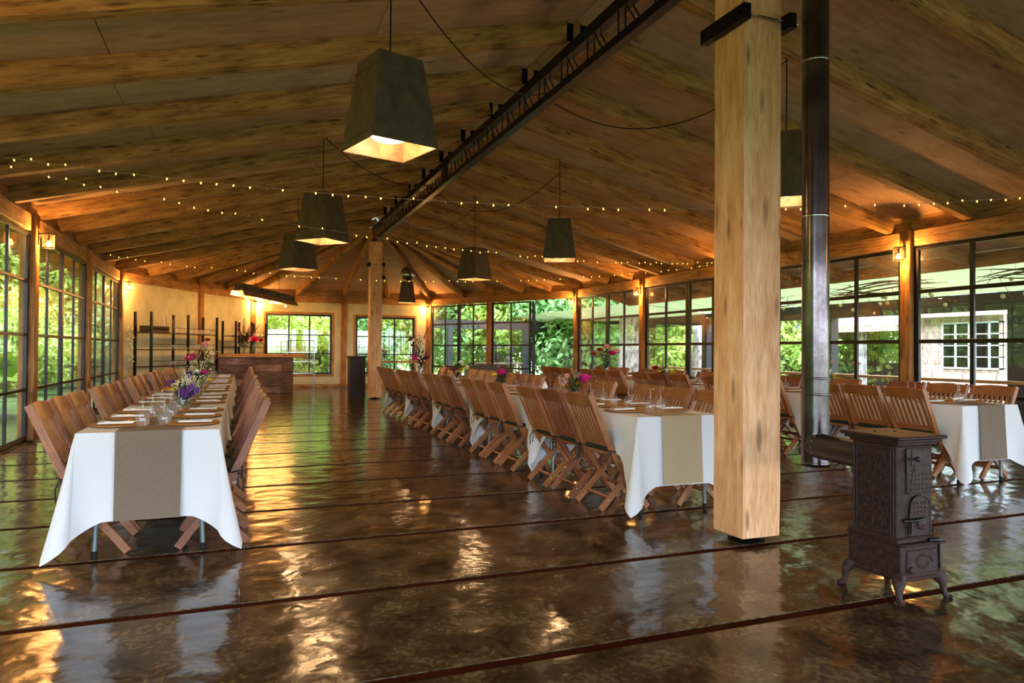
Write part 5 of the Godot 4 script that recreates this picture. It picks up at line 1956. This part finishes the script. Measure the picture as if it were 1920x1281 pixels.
func build_plants() -> void:
	rng.seed = 33
	var crowns := []
	for k in 4:
		crowns.append(crown_shape(700 + k, 10000, Vector3(2.4, 2.6, 2.4), 0.115, 40))
	for k in 2:
		crowns.append(crown_shape(710 + k, 6500, Vector3(1.7, 1.2, 1.7), 0.085, 30))
	var trunk := mb()
	trunk.tube([Vector3(0, -2.9, 0), Vector3(0.1, -1.2, 0.05), Vector3(0.0, 0.6, 0.0), Vector3(0.2, 1.8, 0.1)], [0.22, 0.16, 0.12, 0.04], 8)
	trunk.tube([Vector3(0.0, 0.0, 0.0), Vector3(0.9, 1.2, 0.3)], [0.08, 0.03], 6)
	trunk.tube([Vector3(0.05, -0.6, 0.0), Vector3(-0.9, 0.7, -0.3)], [0.08, 0.03], 6)
	var tm := trunk.mesh()
	var twig := mb()
	for k in 6:
		var a := k * 1.05
		twig.tube([Vector3(0, -1.2, 0), Vector3(cos(a) * 0.8, 0.3, sin(a) * 0.8)], [0.05, 0.015], 5)
	var wm := twig.mesh()
	var kinds := ["mid-green", "fresh green", "yellow-green", "dark green", "grey-green"]
	# [x0, x1, z0, z1, count, tall?, where]
	var belts := [
		[-13.0, -8.5, -34.0, 4.0, 15, true, "behind the garden plants"],
		[-8.2, -6.0, -30.0, 2.0, 13, false, "in the garden outside the left windows"],
		[-9.0, 18.0, -34.0, -30.5, 12, true, "beyond the far windows"],
		[-4.0, 5.0, -28.6, -27.0, 6, false, "below the far windows"],
		[10.0, 30.0, -33.0, -26.0, 10, true, "beyond the terrace corner"],
		[17.4, 19.0, -30.0, -19.5, 9, false, "past the terrace rail"],
		[18.0, 27.0, -26.0, -20.0, 8, true, "past the terrace"],
		[26.0, 34.0, -20.0, 2.0, 9, true, "behind the cabin"],
		[-22.0, -15.0, -40.0, 6.0, 10, true, "at the far side of the garden"]]
	var protos := {}
	for q in belts:
		for k in q[4]:
			var f: float = (k + 0.5) / q[4]
			var along_x: bool = (q[1] - q[0]) > (q[3] - q[2])
			var p := Vector3(lerpf(q[0], q[1], f if along_x else rng.randf()), 0, lerpf(q[2], q[3], rng.randf() if along_x else f))
			if absf(p.x - 20.5) < 4.5 and p.z > -20.5 and p.z < -9.0:
				continue
			var hue: int = [0, 1, 2, 1, 4, 2, 2, 3][rng.randi() % 8]
			var tall: bool = q[5]
			var shape: int = rng.randi() % 4 if tall else 4 + rng.randi() % 2
			var sc := rng.randf_range(0.9, 1.35)
			var t := thing("tree" if tall else "shrub", "%s %s %s" % [kinds[hue], "leafy tree" if tall else "rounded shrub", q[6]], "tree" if tall else "shrub", Vector3(p.x, -0.13, p.z), rng.randf() * TAU, "trees and shrubs " + q[6])
			var base := 2.9 * sc if tall else 1.15 * sc
			var c := part("foliage", crowns[shape], M.leaf[hue], t)
			c.set_meta("kind", "stuff")
			c.position.y = base
			c.scale = Vector3.ONE * sc
			if tall:
				var c2 := part("foliage", crowns[(shape + 1) % 4], M.leaf[hue], t)
				c2.set_meta("kind", "stuff")
				c2.position.y = base + 2.9 * sc
				c2.scale = Vector3(0.9, 1.0, 0.9) * sc
			var tr := part("trunk", tm if tall else wm, M.bark, t)
			tr.position.y = base
			tr.scale = Vector3.ONE * sc
	# big-leaved plants by the garden windows
	var bl := mb()
	var pts := []
	for k in 18:
		var a := TAU * k / 18
		var rr := 0.36 * (1.0 - 0.16 * (k % 2)) * (0.75 + 0.25 * absf(cos(a / 2)))
		pts.append(Vector3(sin(a) * rr, 0.05 * sin(a * 3), cos(a) * rr))
	for k in 18:
		bl.face([Vector3(0, -0.05, -0.05), pts[k], pts[(k + 1) % 18]], Vector3.UP)
	var leafm := bl.mesh()
	for k in 16:
		var p := Vector3(rng.randf_range(-5.6, -3.9), -0.13, -17.5 + k * 0.85)
		var t := thing("gunnera_plant", "broad-leaved bright green plant just outside the garden windows", "plant", p, rng.randf() * TAU, "broad-leaved plants outside the garden windows")
		for j in 8:
			var a := TAU * j / 8 + rng.randf() * 0.5
			var h := rng.randf_range(0.45, 1.35)
			var e := Vector3(cos(a) * 0.45, h, sin(a) * 0.45)
			var o := part("leaf", leafm, M.big_leaf if rng.randf() < 0.65 else M.big_leaf2, t)
			o.position = e
			o.rotation = Vector3(rng.randf_range(-0.6, 0.6), rng.randf() * TAU, rng.randf_range(-0.6, 0.6))
			o.scale = Vector3.ONE * rng.randf_range(0.6, 1.2)
			var s := mb()
			s.tube([Vector3.ZERO, e * Vector3(0.4, 0.6, 0.4), e], [0.018, 0.014, 0.01], 5)
			part("stalk", s, M.stem, t)
	# two pale trunks close to the terrace
	for q in [[12.9, -21.8, 0.40], [14.6, -19.9, 0.34]]:
		var w := mb(q[0])
		w.tube([Vector3(0, -0.1, 0), Vector3(0.03, 1.5, 0), Vector3(-0.05, 4.0, 0.05), Vector3(0.1, 8.0, 0)], [q[2] * 1.15, q[2], q[2] * 0.9, q[2] * 0.6], 14)
		var t := thing("pale_tree", "pale rough-barked tree trunk %s the terrace" % ("rising inside" if q[0] < 13 else "standing just outside"), "tree", Vector3(q[0], -0.02, q[1]))
		part("trunk", w, M.white_bark, t)
		var c := part("foliage", crowns[0], M.leaf[1], t)
		c.position.y = 8.5
		c.set_meta("kind", "stuff")

func build_terrace() -> void:
	var w := structure("wall_terrace")
	# eave beam, canvas roof, outer beam and posts
	var eb := mb(2.0)
	eb.box(Vector3(10.62, 2.70, -7.0), Vector3(0.09, 0.22, 22.0), 2, 0.006)
	part("eave_beam", eb, M.beam, w)
	var cv := structure("ceiling_terrace")
	for k in 9:
		var z := 3.6 - k * 3.6
		var b := mb()
		var g := []
		for i in 9:
			var f := i / 8.0
			var row := []
			for j in 9:
				var u := j / 8.0
				row.append(Vector3(lerpf(10.6, 13.5, f), lerpf(2.68, 2.44, f) - 0.10 * sin(PI * u) * sin(PI * f) - 0.015 * sin(u * 30.0), z - 3.58 * u))
			g.append(row)
		b.grid(g)
		part("canvas_panel", b, M.canvas, cv)
	var ob := mb()
	ob.box(Vector3(13.5, 2.26, -12.6), Vector3(0.10, 0.34, 32.4), 2)
	part("outer_beam", ob, M.dark_beam, w)
	var gt := mb()
	gt.box(Vector3(13.58, 2.5, -12.6), Vector3(0.16, 0.10, 32.4), 2)
	part("gutter", gt, M.roof_white, w)
	var far := mb()
	far.box(Vector3(9.9, 2.26, -26.2), Vector3(7.4, 0.34, 0.10))
	part("outer_beam", far, M.dark_beam, w)
	for z in [-26.2, -22.2, -18.15, -13.24, -4.4, -1.4]:
		var b := mb()
		b.box(Vector3(13.5, 1.05, z), Vector3(0.24, 2.14, 0.24), 1, 0.006)
		part("terrace_post", b, M.dark_beam, w)
	for x in [10.67, 7.5]:
		var b := mb()
		b.box(Vector3(x, 1.05, -26.2), Vector3(0.22, 2.14, 0.22), 1, 0.006)
		part("terrace_post", b, M.blue_green, w)
	var scr := mb()
	scr.box(Vector3(13.5, 1.05, -8.45), Vector3(0.10, 2.14, 1.02), 1, 0.006)
	part("dark_screen", scr, M.dark_beam, w)
	# shelf rail along the edge
	var rl := mb(1.0)
	rl.box(Vector3(13.3, 0.72, -10.0), Vector3(0.34, 0.06, 24.0), 2, 0.005)
	part("shelf_rail", rl, M.post, w)
	for k in 6:
		var b := mb()
		b.box(Vector3(13.3, 0.36 - 0.02, -0.5 - k * 4.0), Vector3(0.08, 0.70, 0.08), 1)
		part("rail_leg", b, M.dark_beam, w)
	for y in [0.18, 0.42]:
		var b := mb()
		b.box(Vector3(13.35, y, -10.0), Vector3(0.04, 0.10, 24.0), 2)
		part("lower_rail", b, M.dark_beam, w)
	# hanging branches with paper balls
	rng.seed = 61
	for q in [[11.0, -6.6, "branch of driftwood with woven ball lights hanging over the terrace by the cabin"], [11.2, -9.9, "branch of driftwood with ball lights hanging over the terrace past the stove pipe"], [11.3, -13.6, "driftwood branch hanging over the terrace near the pale trunk"]]:
		var t := thing("hanging_branch", q[2], "branch", Vector3(q[0], 2.42, q[1]))
		for k in 7:
			var b := mb(k)
			var a := Vector3(rng.randf_range(-0.3, 0.3), rng.randf_range(-0.05, 0.1), -1.1)
			var e := Vector3(rng.randf_range(-0.4, 0.4), rng.randf_range(-0.12, 0.15), 1.3)
			var pts := []
			for j in 9:
				var f := j / 8.0
				pts.append(a.lerp(e, f) + Vector3(sin(f * 5 + k) * 0.10, 0.08 * sin(f * 4.0 + k * 2.0), 0))
			b.tube(pts, [0.004, 0.008, 0.012, 0.015, 0.016, 0.015, 0.012, 0.008, 0.003], 5)
			for j in 4:
				var p: Vector3 = pts[1 + j * 2]
				b.tube([p, p + Vector3(rng.randf_range(-0.2, 0.2), rng.randf_range(-0.35, 0.1), rng.randf_range(-0.3, 0.3))], [0.006, 0.002], 4)
			part("twig", b, M.bark, t)
		for k in 12:
			var b := mb()
			b.ball(Vector3.ZERO, Vector3.ONE * 0.036, 10, 7)
			var o := part("woven_ball", b, M.fl.cream, t)
			o.position = Vector3(rng.randf_range(-0.35, 0.35), rng.randf_range(-0.32, 0.02), rng.randf_range(-1.1, 1.2))
		var hk := mb()
		for z in [-0.6, 0.7]:
			hk.tube([Vector3(0, 0.05, z), Vector3(0, 0.24, z)], 0.003, 4)
		part("hanger", hk, M.rubber, t)
	# flowers and cups on the terrace rail
	for q in [[-12.3, "orange", 41, "orange zinnias"], [-13.1, "orange", 42, "amber and orange blooms"], [-16.2, "purple", 43, "violet blooms"]]:
		bouquet(Vector3(13.3, 0.755, q[0]), q[2], "%s in a jar on the terrace rail" % q[3], "jar of %s standing on the terrace rail" % q[3], [["daisy", q[1], 2.2], ["daisy", q[1], 2.0], ["peony", "rose", 1.4], ["daisy", "red" if q[1] == "orange" else "plum", 1.8]], 0.05, 0.12, 0.18, 0.14)
	# terrace table with vases outside the glazed corner
	var tt := thing("terrace_table", "weathered table with vases outside the glazed corner bay", "table", Vector3(8.6, 0, -23.6), 0.3)
	var tb := mb()
	tb.box(Vector3(0, 0.79, 0), Vector3(1.7, 0.05, 0.6), 0, 0.006)
	part("top_board", tb, M.deck, tt)
	for x in [-0.75, 0.75]:
		for z in [-0.22, 0.22]:
			var b := mb()
			b.box(Vector3(x, 0.33, z), Vector3(0.06, 0.88, 0.06), 1)
			part("leg", b, M.deck, tt)
	var vs := [[-0.5, Color(0.62, 0.20, 0.25), 0.09, 0.30, "rose-red patterned vase"], [-0.1, Color(0.06, 0.06, 0.06), 0.13, 0.34, "fat black vase"], [0.4, Color(0.30, 0.30, 0.28), 0.11, 0.26, "grey stoneware vase"]]
	for q in vs:
		var v := mb()
		v.lathe([Vector2(0, 0), Vector2(q[2] * 0.6, 0), Vector2(q[2], q[3] * 0.45), Vector2(q[2] * 0.55, q[3] * 0.9), Vector2(q[2] * 0.65, q[3])], 16)
		single("stoneware_vase", v, plain(q[1], 0.3), q[4] + " on the table outside the corner bay", "vase", Vector3(8.6, 0.816, -23.6) + Basis(Vector3.UP, 0.3) * Vector3(q[0], 0, 0))
		var fl := thing("iris_stems", "violet irises in the %s outside" % q[4], "flowers", Vector3(8.6, 0.83, -23.6) + Basis(Vector3.UP, 0.3) * Vector3(q[0], 0, 0))
		for k in 5:
			var e := Vector3(rng.randf_range(-0.2, 0.2), q[3] + rng.randf_range(0.12, 0.34), rng.randf_range(-0.1, 0.1))
			var s := mb()
			s.tube([Vector3.ZERO, Vector3(0, q[3], 0), e], 0.006, 4)
			part("stem", s, M.stem, fl)
			var o := part("bloom", blooms["cluster"], M.fl.plum if k % 2 else M.fl.purple, fl)
			o.position = e
			o.scale = Vector3.ONE * 1.4

func build_cabin() -> void:
	var t := thing("timber_cabin", "pale weathered timber cabin with white multi-pane windows and light metal roof across the yard", "building", Vector3(20, -0.13, -14.7))
	var wz := 1.33
	# board siding facing -x
	for k in 13:
		var b := mb(k * 1.1)
		b.box(Vector3(0.02 - 0.0, 0.14 + k * 0.2, 0), Vector3(0.05, 0.194, wz * 2))
		b.T = Transform3D(Basis(Vector3.BACK, 0.10), Vector3.ZERO)
		var o := part("siding_board", b, M.cabin, t)
	var inner := mb()
	inner.box(Vector3(2.1, 1.3, 0), Vector3(4.0, 2.6, wz * 2))
	part("wall_body", inner, M.cabin, t)
	for s in [-1, 1]:
		var c := mb(s * 3.0)
		c.box(Vector3(-0.04, 1.3, s * (wz - 0.06)), Vector3(0.08, 2.6, 0.14), 1)
		part("corner_board", c, M.cabin, t)
	var roof := mb()
	slab(roof, [Vector3(-0.7, 2.62, -wz - 0.5), Vector3(-0.7, 2.62, wz + 0.5), Vector3(2.4, 3.75, wz + 0.5), Vector3(2.4, 3.75, -wz - 0.5)], Vector3.UP, 0.05)
	slab(roof, [Vector3(2.4, 3.75, -wz - 0.5), Vector3(2.4, 3.75, wz + 0.5), Vector3(5.4, 2.62, wz + 0.5), Vector3(5.4, 2.62, -wz - 0.5)], Vector3.UP, 0.05)
	part("metal_roof", roof, M.roof_white, t)
	var fa := mb(4.0)
	fa.box(Vector3(-0.66, 2.56, 0), Vector3(0.05, 0.2, wz * 2 + 1.0), 2)
	part("fascia", fa, M.cabin, t)
	for q in [-0.10, 0.92]:
		var wn := Node3D.new()
		wn.name = "casement_window"
		t.add_child(wn, true)
		wn.position = Vector3(-0.06, 1.62, q)
		var ww := 0.84
		var hh := 1.34
		var dk := mb()
		dk.box(Vector3(0.02, 0, 0), Vector3(0.02, hh, ww))
		part("pane", dk, M.bottle, wn)
		var fr := mb()
		for z in [-ww / 2, 0.0, ww / 2]:
			fr.box(Vector3(0, 0, z), Vector3(0.04, hh, 0.05 if absf(z) != 0.21 else 0.03), 1)
		for y in [-hh / 2, -hh / 4, 0.0, hh / 4, hh / 2]:
			fr.box(Vector3(0, y, 0), Vector3(0.04, 0.05 if absf(y) > 0.5 else 0.03, ww + 0.05), 2)
		part("glazing_bars", fr, M.white_paint, wn)
	# porch to the left
	var p := thing("cabin_porch", "open porch with pale posts and shallow roof beside the cabin", "porch", Vector3(20.4, -0.13, -18.6))
	for z in [-2.0, 0.0, 1.9]:
		var b := mb(z)
		b.box(Vector3(0, 1.15, z), Vector3(0.22, 2.3, 0.22), 1, 0.01)
		part("porch_post", b, M.white_bark, p)
	var pr := mb()
	slab(pr, [Vector3(-0.8, 2.30, -2.6), Vector3(-0.8, 2.30, 2.4), Vector3(2.4, 3.2, 2.4), Vector3(2.4, 3.2, -2.6)], Vector3.UP, 0.06)
	part("porch_roof", pr, M.roof_white, p)
	var pf := mb()
	pf.box(Vector3(-0.76, 2.2, -0.1), Vector3(0.06, 0.2, 5.0), 2)
	part("fascia", pf, M.cabin, p)
	var bw := mb()
	bw.box(Vector3(2.4, 0.5, 0.0), Vector3(0.1, 1.0, 4.6), 2)
	part("low_wall", bw, M.bar, p)

func _ready() -> void:
	# camera
	var cam := Camera3D.new()
	cam.name = "camera"
	cam.fov = rad_to_deg(2.0 * atan(640.5 / 1313.5))
	cam.near = 0.05
	cam.far = 300.0
	add_child(cam)
	cam.basis = Basis(Vector3.UP, -0.3678) * Basis(Vector3.RIGHT, 0.0130) * Basis(Vector3.BACK, 0.0065)
	cam.position = Vector3(0, EYE, 0)
	cam.current = true
	# overcast daylight
	var env := Environment.new()
	env.background_mode = Environment.BG_SKY
	var sky := Sky.new()
	var sm := ProceduralSkyMaterial.new()
	sm.sky_top_color = Color(0.78, 0.86, 0.97)
	sm.sky_horizon_color = Color(0.90, 0.94, 0.98)
	sm.ground_bottom_color = Color(0.30, 0.33, 0.25)
	sm.ground_horizon_color = Color(0.55, 0.58, 0.50)
	sm.sky_energy_multiplier = 1.0
	sky.sky_material = sm
	env.sky = sky
	env.background_energy_multiplier = 17.0
	env.tonemap_mode = Environment.TONE_MAPPER_LINEAR
	env.tonemap_exposure = 1.1
	env.sdfgi_enabled = true
	env.ssao_enabled = true
	env.ssil_enabled = true
	var we := WorldEnvironment.new()
	we.name = "world"
	we.environment = env
	add_child(we)
	make_materials()
	print("materials ", Time.get_ticks_msec())
	build_floor()
	build_walls()
	build_roof()
	build_truss()
	build_columns()
	print("shell ", Time.get_ticks_msec())
	build_tables()
	print("tables ", Time.get_ticks_msec())
	build_stove()
	build_pendants()
	build_sconces()
	build_fairy_lights()
	build_far_end()
	build_terrace()
	build_cabin()
	build_plants()
	print("done ", Time.get_ticks_msec())
